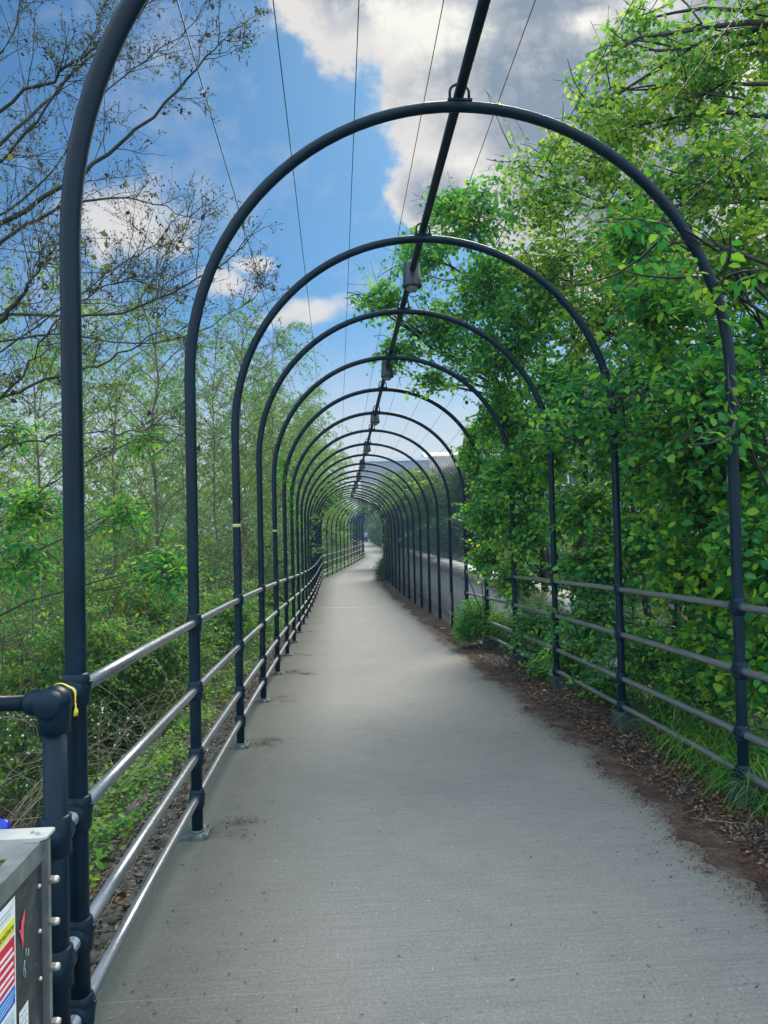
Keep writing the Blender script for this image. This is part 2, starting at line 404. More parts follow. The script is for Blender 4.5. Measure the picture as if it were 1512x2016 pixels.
# ------------------------------------------------------------------ arches
ARCH_H = 4.035; R_ARC = HALF; SPRING = ARCH_H - R_ARC
RT = .0305
ARCH_PTS = [(-HALF, 0, 0.01)] + [(-HALF, 0, z) for z in (.6, 1.2, 1.8, SPRING)] + \
    [(-R_ARC * math.cos(a), 0, SPRING + R_ARC * math.sin(a)) for a in np.linspace(0, PI, 49)[1:-1]] + \
    [(HALF, 0, z) for z in (SPRING, 1.8, 1.2, .6)] + [(HALF, 0, 0.01)]
ME_HOOP = MB().tube(ARCH_PTS, RT, 18).mesh('hoop', M['paint'])
ME_HOOP_FAR = MB().tube(ARCH_PTS[::2] if len(ARCH_PTS) % 2 else ARCH_PTS, RT, 8).mesh('hoop_far', M['paint'])
RAIL_H = [1.15, .785, .425, .2]
jm = MB()
jm.lathe([(RT + .001, -.05), (.038, -.046), (.0405, -.03), (.0405, .03), (.038, .046), (RT + .001, .05)], n=18)
Mx = Matrix.Rotation(PI / 2, 3, 'X')
jm.lathe([(.0215, -.052), (.031, -.05), (.034, -.036), (.036, -.02), (.036, .02), (.034, .036), (.031, .05), (.0215, .052)], n=18, M=Mx)
jm.ball((0, 0, 0), .0435, 18, 10)
jm.tube([(.03, 0, .02), (.047, 0, .02)], .006, 8)
ME_JOINT = jm.mesh('rail_joint', M['paint'])
# chamfered base plate
bp = MB()
def prism(mb, poly, z0, z1):
    n = len(poly)
    V = [(x, y, z0) for x, y in poly] + [(x, y, z1) for x, y in poly]
    mb.add(V, [tuple(range(n))[::-1], tuple(range(n, 2 * n))] + [(i, (i + 1) % n, n + (i + 1) % n, n + i) for i in range(n)])
oct_ = lambda w, d, c: [(-w + c, -d), (w - c, -d), (w, -d + c), (w, d - c), (w - c, d), (-w + c, d), (-w, d - c), (-w, -d + c)]
prism(bp, [(x - .035, y) for x, y in oct_(.1, .085, .022)], .0, .02)
bp.tube([(0, 0, .02), (0, 0, .032)], .037, 16)
for a, b_ in ((-.11, .06), (-.11, -.06), (.045, .062), (.045, -.062)):
    bp.tube([(a, b_, .02), (a, b_, .032)], .009, 6)
ME_PLATE = bp.mesh('base_plate', M['plate'])
fb = MB(); prism(fb, [(x + .05, y) for x, y in oct_(.115, .1, .012)], -.05, .15); fb.lathe([(RT + .001, .175), (.036, .172), (.04, .15)], n=16)
ME_FOOT = fb.mesh('footing_block', M['footing'])
cl = MB()
cl.tube([(-.055, 0, .03), (-.055, 0, .085)] + [(-.055 * math.cos(a), 0, .085 + .045 * math.sin(a)) for a in np.linspace(0, PI, 9)[1:-1]] + [(.055, 0, .085), (.055, 0, .03)], .008, 8)
cl.box((0, 0, .03), (.14, .05, .012))
ME_CLAMP = cl.mesh('pipe_clamp', M['paint'])
ORD = ['nearest', 'second', 'third', 'fourth', 'fifth', 'sixth', 'seventh', 'eighth', 'ninth', 'tenth', 'eleventh', 'twelfth']
ys = [4.16 + 1.8 * i for i in range(-1, 31)]; ys[0] = 2.33
y = ys[-1]
while y < 122:
    y += 1.8 * math.cos(math.atan(float(slope(y)))); ys.append(y)
labels = {0: 'closest black tube arch, only its left post and bend showing at the left edge',
          1: 'largest black tube arch seen whole, its crown clamped high under the cloud',
          2: 'second whole black arch, pale tape on its left post, crown just before the first lamp',
          3: 'third whole black arch, crown just beyond the first lamp with leaves behind it',
          4: 'fourth whole black arch, leaves over its crown and pale tape on its left post',
          5: 'fifth whole black arch, crown just beyond the second lamp, right post buried in leaves',
          6: 'black arch whose right post ends the right-hand railing, where the wire mesh begins',
          7: 'first black arch carrying mesh on both sides of its right post, beside the rounded shrub',
          8: 'second arch along the mesh screen, just beyond the third lamp'}
def place_arch(i, y):
    k = float(slope(y, .9)); p = on_path(0, y)
    if i in labels: lab, g = labels[i], 'tube arches over the path'
    elif i < 19: lab, g = 'one of the slim black arches of the straight middle stretch beside the wire mesh screen', 'arches of the straight middle stretch'
    elif i < 32: lab, g = 'one of the far black arches just past the bend, right halves lost in the hedge', 'arches past the bend'
    else: lab, g = 'one of the most distant arches bunched together as a dark screen behind the bend', 'most distant arches'
    r = empty('tubular_arch', p, math.atan(-k), lab, 'arch', g)
    far = i > 12
    link('hoop', ME_HOOP_FAR if far else ME_HOOP, r)
    if i < 26:
        for h in RAIL_H:
            link('rail_joint', ME_JOINT, r, (-HALF, 0, h))
    if i <= 6:
        for h in RAIL_H: link('rail_joint', ME_JOINT, r, (HALF, 0, h))
    if i < 22:
        link('base_plate', ME_PLATE, r, (-HALF, 0, 0))
        if i <= 6: link('footing_block', ME_FOOT, r, (HALF, 0, 0))
    if i < 12: link('pipe_clamp', ME_CLAMP, r, (0, 0, ARCH_H))
    if i in (2, 4):
        t = link('tape_band', MB().lathe([(RT + .0015, -.013), (RT + .0025, -.012), (RT + .0025, .012), (RT + .0015, .013)], n=18).mesh('tape_band', M['paletape']), r, (-HALF, 0, 1.74 if i == 2 else 1.82))
for i, y in enumerate(ys): place_arch(i, y)

# ridge pipe over the crowns
yr = [y for y in np.arange(.3, 37.5, .6)]
pp = MB().tube([on_path(-.0, y, ARCH_H + .075) for y in yr], .03, 14).mesh('ridge_pipe', M['paint'])
tag(link('ridge_pipe', pp), 'long black pipe running along the crowns of the arches, carrying the lamps', 'pipe')
# lamps under the pipe
hz = MB().lathe([(0.001, .13), (.06, .128), (.078, .11), (.08, .0), (.083, -.002), (.083, -.03), (.086, -.032), (.086, -.1), (.08, -.104), (.07, -.1), (.068, -.05), (.001, -.05)], n=28)
ME_LH = hz.mesh('housing', M['lamp'])
ME_LR = MB().lathe([(.087, -.07), (.09, -.072), (.09, -.1), (.086, -.106), (.072, -.106)], n=28).mesh('ring', M['lamp'])
ME_LL = MB().lathe([(.06, -.06), (.062, -.1), (.055, -.125), (.035, -.145), (.0005, -.152)], n=24).mesh('lens', M['glass'])
lamp_lab = ['nearest lamp, dark cylinder with round pale lens between the second and third whole arches',
            'second tunnel lamp, dark cylinder half among overhanging hazel leaves',
            'third tunnel lamp against pale cloud, under the black pipe', 'fourth tunnel lamp, just above the grey warehouse roof line',
            'fifth tunnel lamp, first one seen against the grey warehouse']
for i, y in enumerate([6.85, 10.3, 13.75, 17.4, 20.8, 24.2, 27.6, 31, 34.4]):
    l = lamp_lab[i] if i < 5 else 'one of the small far lamps on the pipe before the bend'
    r = empty('tunnel_lamp', on_path(0, y, ARCH_H + .03), 0, l, 'lamp', 'lamps along the ridge pipe')
    link('housing', ME_LH, r); link('ring', ME_LR, r); link('lens', ME_LL, r)

# straining wires lying over the arches
wl = ['lowest wire on the left, crossing open sky', 'second wire from the left, against blue sky', 'third wire from the left, skirting the edge of the big cloud',
      'wire just left of the ridge pipe', 'wire just right of the ridge pipe', 'second wire right of the ridge pipe, entering the treetops',
      'wire crossing the upper right foliage diagonally', 'lowest wire on the right, mostly among leaves']
for a, l in zip((143, 127.5, 112.5, 97.5, 82, 67, 52, 37), wl):
    a = math.radians(a); R = R_ARC + RT + .003
    pts = [on_path(R * math.cos(a), y + (0), SPRING + R * math.sin(a)) for y in np.concatenate([np.arange(.5, 36.6, .9)])]
    tag(link('straining_wire', MB().tube(pts, .0024, 5).mesh('straining_wire', M['wire'])), 'thin dark ' + l, 'wire', 'straining wires over the arches')

CPY = 2.16
# railings : one run of four rails each
def rail_run(y0, y1, side, step=.9):
    out = []
    for h in RAIL_H:
        n = max(2, int((y1 - y0) / step) + 1)
        pts = [on_path(side * HALF, y, h) for y in np.linspace(y0, y1, n)]
        out.append(MB().tube(pts, .0215, 14).mesh('rail', M['rail']))
    return out
r = empty('railing', on_path(-HALF, 4, 0), 0, 'four-rail silvery grey railing along the left edge of the path up to the bend', 'railing')
L0 = Vector(r.location)
def put(me, root, name='rail'):
    o = link(name, me, root); o.location = -Vector(root.location); return o
for me in rail_run(CPY - .0, 36.5, -1): put(me, r)
r = empty('railing', on_path(-HALF, 37, 0), 0, 'four-rail railing continuing on the left past the bend towards the walker', 'railing')
for me in rail_run(36.6, 118, -1, 1.2): put(me, r)
r = empty('railing', on_path(HALF, 4, 0), 0, 'four-rail dark glossy railing on the right in front of the green foliage', 'railing')
for me in rail_run(-.2, 13.2, 1): put(me, r)

# short corner post with a return railing going left
CPY = 2.16
cpl = on_path(-HALF, CPY, 0); cpl.z = float(zg(CPY))
r = empty('corner_post', cpl, 0, 'stout short black post with a ball corner fitting, in front of the closest arch post', 'post')
link('post', MB().tube([(0, 0, 0), (0, 0, 1.15)], .0315, 20).mesh('post', M['paint']), r)
jb = MB()
jb.ball((0, 0, 0), .046, 20, 12)
jb.lathe([(.0325, -.085), (.041, -.082), (.043, -.03), (.043, 0)], n=20)
jb.lathe([(.001, -.058), (.03, -.057), (.038, -.05), (.04, 0), (.04, .04), (.036, .062), (.0215, .064)], n=20, M=Matrix.Rotation(-PI / 2, 3, 'X'))
jb.lathe([(.0, 0), (.038, .0), (.036, .055), (.03, .075), (.0215, .08)], n=20, M=Matrix.Rotation(-PI / 2, 3, 'Y'))
link('corner_fitting', jb.mesh('corner_fitting', M['paint']), r, (0, 0, 1.15))
jc = MB(); jc.ball((0, 0, 0), .043, 20, 12); jc.lathe([(.0325, -.055), (.041, -.05), (.041, .05), (.0325, .055)], n=20)
jc.lathe([(.036, 0), (.036, .05), (.0215, .06)], n=18, M=Matrix.Rotation(-PI / 2, 3, 'Y')); jc.lathe([(.001, -.05), (.03, -.048), (.036, 0), (.036, .045), (.0215, .055)], n=18, M=Matrix.Rotation(-PI / 2, 3, 'X'))
mj = jc.mesh('rail_joint', M['paint'])
for h in RAIL_H[1:]: link('rail_joint', mj, r, (0, 0, h))
for h in RAIL_H:
    link('return_rail', MB().tube([(-.03, 0, 0), (-2.4, -.06, 0)], .0215, 14).mesh('return_rail', M['paint']), r, (0, 0, h))
# yellow ribbon tied round the fitting
rb = MB(); ring = []
for t in np.linspace(-.5 * PI, 1.25 * PI, 22):
    ring.append((math.cos(t) * .0445, math.sin(t) * .0445))
pts = [(x, .052 + .006 * math.sin(4 * i), z) for i, (x, z) in enumerate(ring)]
Vr = [];
path_r = [( -.030 + .0*i, .05, 0) for i in range(0)]
for i, t in enumerate(np.linspace(PI * .62, -.12 * PI, 14)):
    Vr += [(math.cos(t) * .0432, .034 + .004 * math.sin(i), math.sin(t) * .0432), (math.cos(t) * .0432, .041 + .004 * math.sin(i), math.sin(t) * .0432)]
base = [(.0425, .036, -.014), (.043, .041, -.014), (.041, .036, -.024), (.042, .042, -.024), (.04, .031, -.034), (.046, .045, -.034), (.038, .033, -.048), (.044, .046, -.05)]
rb.add(Vr + base, [(2 * i, 2 * i + 2, 2 * i + 3, 2 * i + 1) for i in range(13)] + [(28 - 2, 28, 29, 27)] + [(28 + 2 * i, 30 + 2 * i, 31 + 2 * i, 29 + 2 * i) for i in range(3)], True)
mrb = rb.mesh('ribbon', M['yellow'])
o = link('ribbon', mrb, None, (cpl.x, cpl.y, cpl.z + 1.15)); md = o.modifiers.new('s', 'SOLIDIFY'); md.thickness = .0015; md.offset = 1
tag(o, 'bright yellow tape tied round the corner fitting of the short post', 'ribbon')

# ------------------------------------------------------------------ notice cage (lower left)
NX, NY, NZ = -.836, 1.80, .872       # far top corner of the side panel
hd = math.atan(.066)
root = empty('notice_box', (NX, NY, 0), hd, 'grey steel framed notice box with dark side panel and warning notice, lower left corner', 'notice box')
# local: -y runs back towards the viewer, -x goes left
z0 = .12
link('side_panel', MB().box((-.004, -.42, (NZ + z0) / 2 - .02), (.006, .80, NZ - z0 - .05)).mesh('side_panel', M['darkpanel']), root)
fr = MB()
fr.box((-.0, -.0065, (NZ + z0) / 2), (.026, .017, NZ - z0))          # far upright
fr.box((-.036, .0035, (NZ + z0) / 2), (.05, .003, NZ - z0 - .01))
link('frame', MB().box((-.0, -.84, (NZ + z0) / 2), (.026, .02, NZ - z0)).mesh('frame', M['steel']), root)
link('frame', fr.mesh('frame', M['steel']), root)
tp = MB(); tp.box((-.017, -.43, NZ + .0015), (.04, .83, .003)); tp.box((.0015, -.43, NZ - .022), (.003, .83, .044))
link('top_rail', tp.mesh('top_rail', M['steel']), root)
cr = MB(); prism(cr, [(-.55, -.03), (.006, -.03), (.014, -.022), (.014, .03), (.006, .036), (-.55, .036)], NZ + .006, NZ + .012)
M['cover'] = flat('worn_white_plate', (.42, .42, .4), .5)
cr.box((-.27, -.028, NZ - .014), (.54, .003, .04))
cro = link('cross_plate', cr.mesh('cross_plate', M['cover']), root)
for x in (-.012, -.028):
    link('screw', MB().lathe([(.0062, 0), (.006, .0015), (.0035, .003), (.0005, .0032)], n=14).mesh('screw', M['steel']), cro, (x, -.012 - x * .6, NZ + .012))
bk = MB(); bk.box((-.52, -.42, .45), (.02, .82, .7)); link('rear_panel', bk.mesh('rear_panel', M['darkpanel']), root)
for h in (.098, .198, .305, .435, .56):
    bm_ = MB(); Mb = Matrix.Rotation(PI / 2, 3, 'Y')
    bm_.lathe([(.0005, .022), (.007, .021), (.009, .014), (.009, .006), (.006, .004), (.006, -.03)], (0, 0, 0), 12, Mb)
    bm_.lathe([(.0095, .004), (.0095, .009)], (0, 0, 0), 6, Mb)
    link('bolt', bm_.mesh('bolt', M['bolt']), root, (.012, -.004, NZ - h))
for h in (.095, .2, .31, .43):
    link('bolt', MB().ball((0, 0, 0), .0055, 10, 6).mesh('bolt', M['bolt']), root, (.002, -.042, NZ - h))
# the warning notice
nt_y1 = -.170
def sheet(name, ya, yb, za, zb, off, mat, parent):
    return link(name, MB().box((off, (ya + yb) / 2, (za + zb) / 2), (.0006, abs(yb - ya), abs(zb - za))).mesh(name, mat), parent)
W = .30
notice = sheet('notice', nt_y1 - W, nt_y1, NZ - .055, NZ - .345, .0008, M['white'], root)
a, b_ = nt_y1 - W + .01, nt_y1 - .006
sheet('yellow_band', a, b_, NZ - .096, NZ - .128, .0014, M['pyellow'], notice)
sheet('red_band', a, b_, NZ - .135, NZ - .235, .0014, M['red'], notice)
sheet('blue_band', a, b_, NZ - .242, NZ - .28, .0014, M['pblue'], notice)
def text(body, size, y, z, mat, parent, off=.0022):
    cu = bpy.data.curves.new('t', 'FONT'); cu.body = body; cu.size = size; cu.extrude = .0002; cu.align_x = 'RIGHT'; cu.resolution_u = 2
    to = bpy.data.objects.new('t', cu); col.objects.link(to)
    dg = bpy.context.evaluated_depsgraph_get(); me = bpy.data.meshes.new_from_object(to.evaluated_get(dg))
    bpy.data.objects.remove(to); me.materials.clear(); me.materials.append(mat)
    o = link('lettering', me, parent); o.location = (off, y, z); o.rotation_euler = (PI / 2, 0, PI / 2); return o
text('structure', .02, b_ - .004, NZ - .119, M['ink'], notice)
for i, (h, w) in enumerate(((.158, .012), (.172, .004), (.19, .009), (.208, .004), (.222, .006))):
    sheet('white_line', a + .012, b_ - w, NZ - h + .003, NZ - h - .003, .002, M['white'], notice)
for h, w in ((.25, .006), (.257, .004), (.264, .008), (.271, .012)):
    sheet('cyan_line', a + .012, b_ - w, NZ - h + .0013, NZ - h - .0013, .002, M['cyan'], notice)
for h, w in ((.07, .01), (.08, .02), (.292, .006), (.3, .004)):
    sheet('grey_line', a + .012, b_ - w, NZ - h + .001, NZ - h - .001, .002, M['scuff'], notice)
sheet('cyan_block', b_ - .02, b_ - .008, NZ - .306, NZ - .318, .002, M['cyan'], notice)
sheet('cyan_block', b_ - .04, b_ - .026, NZ - .322, NZ - .336, .002, M['cyan'], notice)
sheet('dark_block', b_ - .018, b_ - .006, NZ - .322, NZ - .334, .0022, M['ink'], notice)
# second sheet below, with big strokes
low = sheet('notice', nt_y1 - W, nt_y1 - .002, NZ - .365, NZ - .6, .0008, M['white'], root)
sheet('stroke', nt_y1 - .07, nt_y1 - .03, NZ - .39, NZ - .56, .0014, M['pblue'], low)
sheet('stroke', nt_y1 - .022, nt_y1 - .012, NZ - .39, NZ - .56, .0014, M['pblue'], low)
# small handwritten white sticker
st = sheet('sticker', -.155, -.108, NZ - .318, NZ - .455, .001, M['white'], root)
for i in range(9):
    z = NZ - .33 - i * .0135
    rb_ = MB(); pts = [(.0015, -.151 + .0055 * q, z + .003 * math.sin(q * 2.1 + i * 1.7)) for q in range(8)]
    rb_.tube(pts, .0005, 4); link('handwriting', rb_.mesh('handwriting', M['ink']), st)
# red scrawl and pale scuffs on the dark panel
def blotch(name, pts, mat, parent, off=.0005):
    mb = MB(); n = len(pts)
    V = [(off, a, z) for a, z in pts]
    mb.add(V, [tuple(range(n))]); o = link(name, mb.mesh(name, mat), parent); md = o.modifiers.new('s', 'SOLIDIFY'); md.thickness = .0004; return o
zz = NZ - .14
blotch('red_scrawl', [(-.152, zz), (-.14, zz - .004), (-.138, zz + .012), (-.118, zz + .032), (-.120, zz + .012), (-.127, zz - .006), (-.126, zz - .03), (-.133, zz - .05), (-.137, zz - .028), (-.142, zz - .02), (-.145, zz - .008)], M['pink'], root)
def scr_(pts, mat, r=.0011):
    o = link('scuff', MB().tube([(.0002, a, z) for a, z in pts], r, 4).mesh('scuff', mat), root)
scr_([(-.112, NZ - .2), (-.115, NZ - .212), (-.106, NZ - .222), (-.1, NZ - .208), (-.098, NZ - .224)], M['scuff'])
scr_([(-.12, NZ - .222), (-.127, NZ - .236), (-.128, NZ - .25), (-.12, NZ - .262), (-.117, NZ - .252), (-.121, NZ - .24)], M['scuff'])
# blue plastic bag scrunched on the return rail
bb = MB(); bb.ball((0, 0, 0), .05, 20, 14)
V = []
for v in bb.v:
    v = Vector(v); f = 1 + .16 * math.sin(v.x * 130) * math.sin(v.z * 110 + 1) + .12 * math.sin(v.y * 160 + v.x * 60); V.append(tuple(v * f))
bb.v = V
o = link('plastic_bag', bb.mesh('plastic_bag', M['blue']), None, (cpl.x - .165, cpl.y - .02, cpl.z + .80)); o.scale = (1.0, .8, .8)
tag(o, 'crumpled bright blue plastic bag tied on the second return rail, above the notice box', 'plastic bag')

# ------------------------------------------------------------------ mesh screen on the right arches
def mesh_panel():
    prof = [(HALF + RT, z) for z in np.arange(.02, SPRING, .028)]
    for a in np.arange(0, .46, .028 / R_ARC): prof.append(((R_ARC + RT) * math.cos(a), SPRING + (R_ARC + RT) * math.sin(a)))
    V = []; Fc = []
    def seg(p, q, w):
        b0 = len(V); p = Vector(p); q = Vector(q); t = (q - p).normalized(); u = t.orthogonal().normalized(); v = t.cross(u)
        for e in (p, q):
            for j in range(3):
                an = 2 * PI * j / 3; V.append(tuple(e + (u * math.cos(an) + v * math.sin(an)) * w))
        for j in range(3): Fc.append((b0 + j, b0 + (j + 1) % 3, b0 + 3 + (j + 1) % 3, b0 + 3 + j))
    for x, z in prof: seg((x, 0, z), (x, 1.8, z), .0042)
    for yv in np.arange(.06, 1.8, .075):
        for i in range(0, len(prof) - 4, 4): seg((prof[i][0] + .003, yv, prof[i][1]), (prof[i + 4][0] + .003, yv, prof[i + 4][1]), .003)
    return npmesh('wire_screen', V, Fc, M['mesh'])
ME_SCREEN = mesh_panel()
ME_BAR = MB().box((HALF + RT + .012, .075, 1.25), (.012, .11, 2.5)).mesh('clamping_bar', M['paint'])
for i in range(6, 19):
    y = ys[i]; k = float(slope(y, .9)); p = on_path(0, y)
    dz = float(zg(ys[i + 1]) - zg(y))
    o = link('wire_screen', ME_SCREEN, None, p); o.rotation_euler = (math.atan2(dz, 1.8), 0, math.atan(-k))
    l = {6: 'nearest panel of fine dark wire mesh, bowed outwards at its torn foot', 7: 'second panel of fine dark wire mesh, pale wall showing through'}.get(i, 'one of the receding fine dark wire mesh panels on the right arches')
    link('clamping_bar', ME_BAR, o)
    tag(o, l, 'mesh panel', 'wire mesh panels on the right arches')
# pale vertical wire fence low behind the right rails
mb = MB()
fy = np.arange(9.6, 13.3, .06)
for y in fy:
    p = on_path(HALF + .12, y, .02); mb.tube([p, p + Vector((0, 0, 1.05))], .0022, 4)
for h in (.05, .3, .55, .8, 1.05):
    mb.tube([on_path(HALF + .12, y, h) for y in fy[::6]], .0025, 4)
tag(link('wire_fence', mb.mesh('wire_fence', M['mesh_pale'])), 'low pale wire fence behind the far end of the right railing', 'fence')

# low wall with pale coping
wy = np.arange(8.0, 46.1, 1.0)
def strip(s0, s1, za, zb, name, mat):
    V = []
    for y in wy:
        yy_ = min(y, 36.0); k = -.064
        for s, z in ((s0, za), (s1, za), (s1, zb), (s0, zb)):
            V.append((float(.483 - .064 * (y - 4.16)) + s, y - s * k, (float(zg(yy_)) - .3) if z < 0 else .67 - (1.25 - z)))
    Fc = []
    for i in range(len(wy) - 1):
        a = i * 4
        for j in range(4): Fc.append((a + j, a + 4 + j, a + 4 + (j + 1) % 4, a + (j + 1) % 4))
    Fc += [(0, 1, 2, 3), tuple((len(wy) - 1) * 4 + j for j in (3, 2, 1, 0))]
    return npmesh(name, V, Fc, mat)
r = empty('garden_wall', (0, 0, 0), 0, 'low grey rendered wall with a broad pale coping behind the wire mesh', 'wall')
link('wall_face', strip(2.12, 2.34, -.3, 1.04, 'wall_face', M['wall']), r)
link('coping', strip(2.02, 2.46, 1.043, 1.25, 'coping', M['coping']), r)

# ------------------------------------------------------------------ buildings
M['roof'] = mat_noise('roof_tiles', [(.3, (.07, .055, .05)), (.7, (.13, .1, .085))], 6, .9)
M['render'] = mat_noise('pale_render', [(.3, (.16, .22, .28)), (.7, (.24, .3, .36))], 2, .9, 0, .1)
m, nt, b = newmat('orange_brick'); oc = objco(nt)
br = N(nt, 'ShaderNodeTexBrick'); br.inputs['Scale'].default_value = 4.5; br.inputs['Color1'].default_value = (.3, .11, .06, 1); br.inputs['Color2'].default_value = (.38, .17, .1, 1); br.inputs['Mortar'].default_value = (.4, .37, .33, 1)
mpb = N(nt, 'ShaderNodeMapping'); mpb.inputs['Rotation'].default_value = (PI / 2, 0, 0); nt.links.new(oc, mpb.inputs[0]); nt.links.new(mpb.outputs[0], br.inputs[0])
nt.links.new(br.outputs[0], b.inputs['Base Color']); b.inputs['Roughness'].default_value = .9; M['brick'] = m
m, nt, b = newmat('ribbed_cladding'); oc = objco(nt)
wv = N(nt, 'ShaderNodeTexWave'); wv.inputs['Scale'].default_value = 1.2; nt.links.new(oc, wv.inputs[0])
rr = ramp(nt, [(.2, (.13, .15, .18)), (.8, (.2, .22, .25))], wv.outputs[0]); nt.links.new(rr.outputs[0], b.inputs['Base Color']); b.inputs['Roughness'].default_value = .6
bump(nt, b, wv.outputs[0], .5, .05); M['clad'] = m
M['winglass'] = flat('window_glass', (.05, .08, .1), .12); M['wframe'] = flat('white_frame', (.62, .66, .68), .4)
def window(parent, c, w, h, nface=(0, -1)):
    f = MB(); t = .07; d = .08
    for dx, dz, ww, hh in ((0, h / 2, w, t), (0, -h / 2, w, t), (-w / 2, 0, t, h - t), (w / 2, 0, t, h - t), (0, 0, t * .7, h - t)):
        f.box((dx, 0, dz), (ww, d, hh))
    o = link('window', f.mesh('window', M['wframe']), parent, c)
    link('pane', MB().box((0, .015, 0), (w - .02, .02, h - .02)).mesh('pane', M['winglass']), o)
    if nface != (0, -1): o.rotation_euler = (0, 0, PI / 2)
    return o
# house behind the hazels
hx, hy = 3.5, 27.0
r = empty('house', (hx, hy, -.7), -.06, 'pale rendered house with brown roof and brick ground floor, half hidden by leaves', 'house')
link('wall', MB().box((3.5, 4, 4.1), (7, 8, 3.0)).mesh('wall', M['render']), r)
link('ground_floor', MB().box((3.5, 4, 1.3), (7.02, 8.02, 2.6)).mesh('ground_floor', M['brick']), r)
rf = MB(); rf.add([(-.3, -.3, 5.45), (7.3, -.3, 5.45), (7.3, 8.3, 5.45), (-.3, 8.3, 5.45), (-.3, 4, 6.2), (7.3, 4, 6.2)], [(0, 1, 5, 4), (2, 3, 4, 5), (0, 4, 3), (1, 2, 5), (3, 2, 1, 0)])
link('roof', rf.mesh('roof', M['roof']), r)
window(r, (.9, -.03, 4.3), 1.0, 1.2); window(r, (3.2, -.03, 4.3), 1.2, 1.2); window(r, (2.2, -.04, 1.5), 1.3, 1.2)
# striped ribbed canopy on its front
cp = MB()
for i in range(14):
    x0 = -.2 + i * .11
    pts = [(x0, -.1 - 1.0 * math.sin(a), 2.55 + .55 * math.cos(a)) for a in np.linspace(.1, 1.45, 9)]
    cp.tube(pts, .022, 6)
link('canopy', cp.mesh('canopy', M['wframe']), r)
# corrugated shed roof
r = empty('shed', (2.75, 40, -.6), 0, 'shed with a corrugated grey roof showing above the shrubs behind the mesh', 'shed')
link('wall', MB().box((2.2, 3, 2.3), (4.2, 6, 4.6)).mesh('wall', M['render']), r)
Vs = []; Fs = []
nn = 60
for i in range(nn + 1):
    x = -.1 + 4.6 * i / nn; dz = .05 * math.cos(i * PI)
    Vs += [(x, -.3, 4.75 + dz), (x, 3, 6.35 + dz)]
for i in range(nn): Fs.append((2 * i, 2 * i + 2, 2 * i + 3, 2 * i + 1))
M['shedroof'] = mat_noise('grey_sheet_roof', [(.3, (.05, .06, .07)), (.7, (.09, .1, .11))], 4, .85, 0, .2)
o = link('roof', npmesh('roof', Vs, Fs, M['shedroof']), r); md = o.modifiers.new('s', 'SOLIDIFY'); md.thickness = .05
# warehouse beyond
r = empty('warehouse', (-5.2, 170, -1), 0, 'long plain grey warehouse beyond the end of the path', 'warehouse')
link('wall', MB().box((14.5, 12, 9), (29, 24, 18)).mesh('wall', M['clad']), r)
link('parapet', MB().box((14.5, 12, 18.4), (29.5, 24.5, .8)).mesh('parapet', M['wall']), r)
link('upper_roof', MB().add([(14.8, 0, 18.8), (29, 0, 18.8), (29, 20, 18.8), (14.8, 20, 18.8), (14.8, 10, 20.8), (29, 10, 20.8)], [(0, 1, 5, 4), (2, 3, 4, 5), (0, 4, 3), (1, 2, 5)]).mesh('upper_roof', M['clad']), r)


# ------------------------------------------------------------------ vegetation tools
def unit(a): return a / np.maximum(np.linalg.norm(a, axis=-1, keepdims=True), 1e-9)
def rvec(n): return unit(rng.normal(size=(n, 3)))

def np_tubes(Pt, R, sides=3):
    """Pt (N,K,3), R (N,K) -> verts, quads"""
    n, k, _ = Pt.shape
    T = np.gradient(Pt, axis=1) if k > 2 else np.repeat(Pt[:, 1:] - Pt[:, :1], 2, axis=1)
    T = unit(T)
    ref = np.where(np.abs(T[..., 2:3]) > .85, np.array([1., 0, 0]), np.array([0, 0, 1.]))
    U = unit(np.cross(T, ref)); W = np.cross(T, U)
    an = np.arange(sides) * 2 * PI / sides
    V = Pt[:, :, None, :] + (U[:, :, None, :] * np.cos(an)[None, None, :, None] + W[:, :, None, :] * np.sin(an)[None, None, :, None]) * R[:, :, None, None]
    V = V.reshape(-1, 3)
    b = (np.arange(n) * k * sides)[:, None, None]; i = (np.arange(k - 1) * sides)[None, :, None]; j = np.arange(sides)[None, None, :]
    j2 = (j + 1) % sides
    Fq = np.stack(np.broadcast_arrays(b + i + j, b + i + j2, b + i + sides + j2, b + i + sides + j), -1).reshape(-1, 4)
    return V, Fq

def np_leaves(Pp, A, Nn, L, wr=.62, fold=.28, simple=False):
    """leaf at Pp along axis A, upper side Nn, length L"""
    A = unit(A); S = unit(np.cross(A, Nn)); U = np.cross(S, A)
    L = L[:, None]; w = L * wr / 2
    n = len(Pp)
    if simple:
        V = np.stack([Pp, Pp + A * L * .5 + S * w, Pp + A * L, Pp + A * L * .5 - S * w], 1).reshape(-1, 3)
        Fq = np.arange(n * 4).reshape(n, 4); return V, Fq
    f = fold * w
    droop = U * L * .12
    V = np.stack([Pp, Pp + A * L * .28 + S * w * .86 + U * f, Pp + A * L * .66 + S * w * .82 + U * f * .6 - droop * .5, Pp + A * L - droop,
                  Pp + A * L * .66 - S * w * .82 + U * f * .6 - droop * .5, Pp + A * L * .28 - S * w * .86 + U * f], 1).reshape(-1, 3)
    b = (np.arange(n) * 6)[:, None]
    Fq = np.concatenate([b + np.array([[0, 1, 2, 3]]), b + np.array([[0, 3, 4, 5]])], 0)
    return V, Fq

def bez(p0, p1, p2, t):
    t = t[None, :, None]
    return p0[:, None] * (1 - t) ** 2 + 2 * p1[:, None] * t * (1 - t) + p2[:, None] * t * t

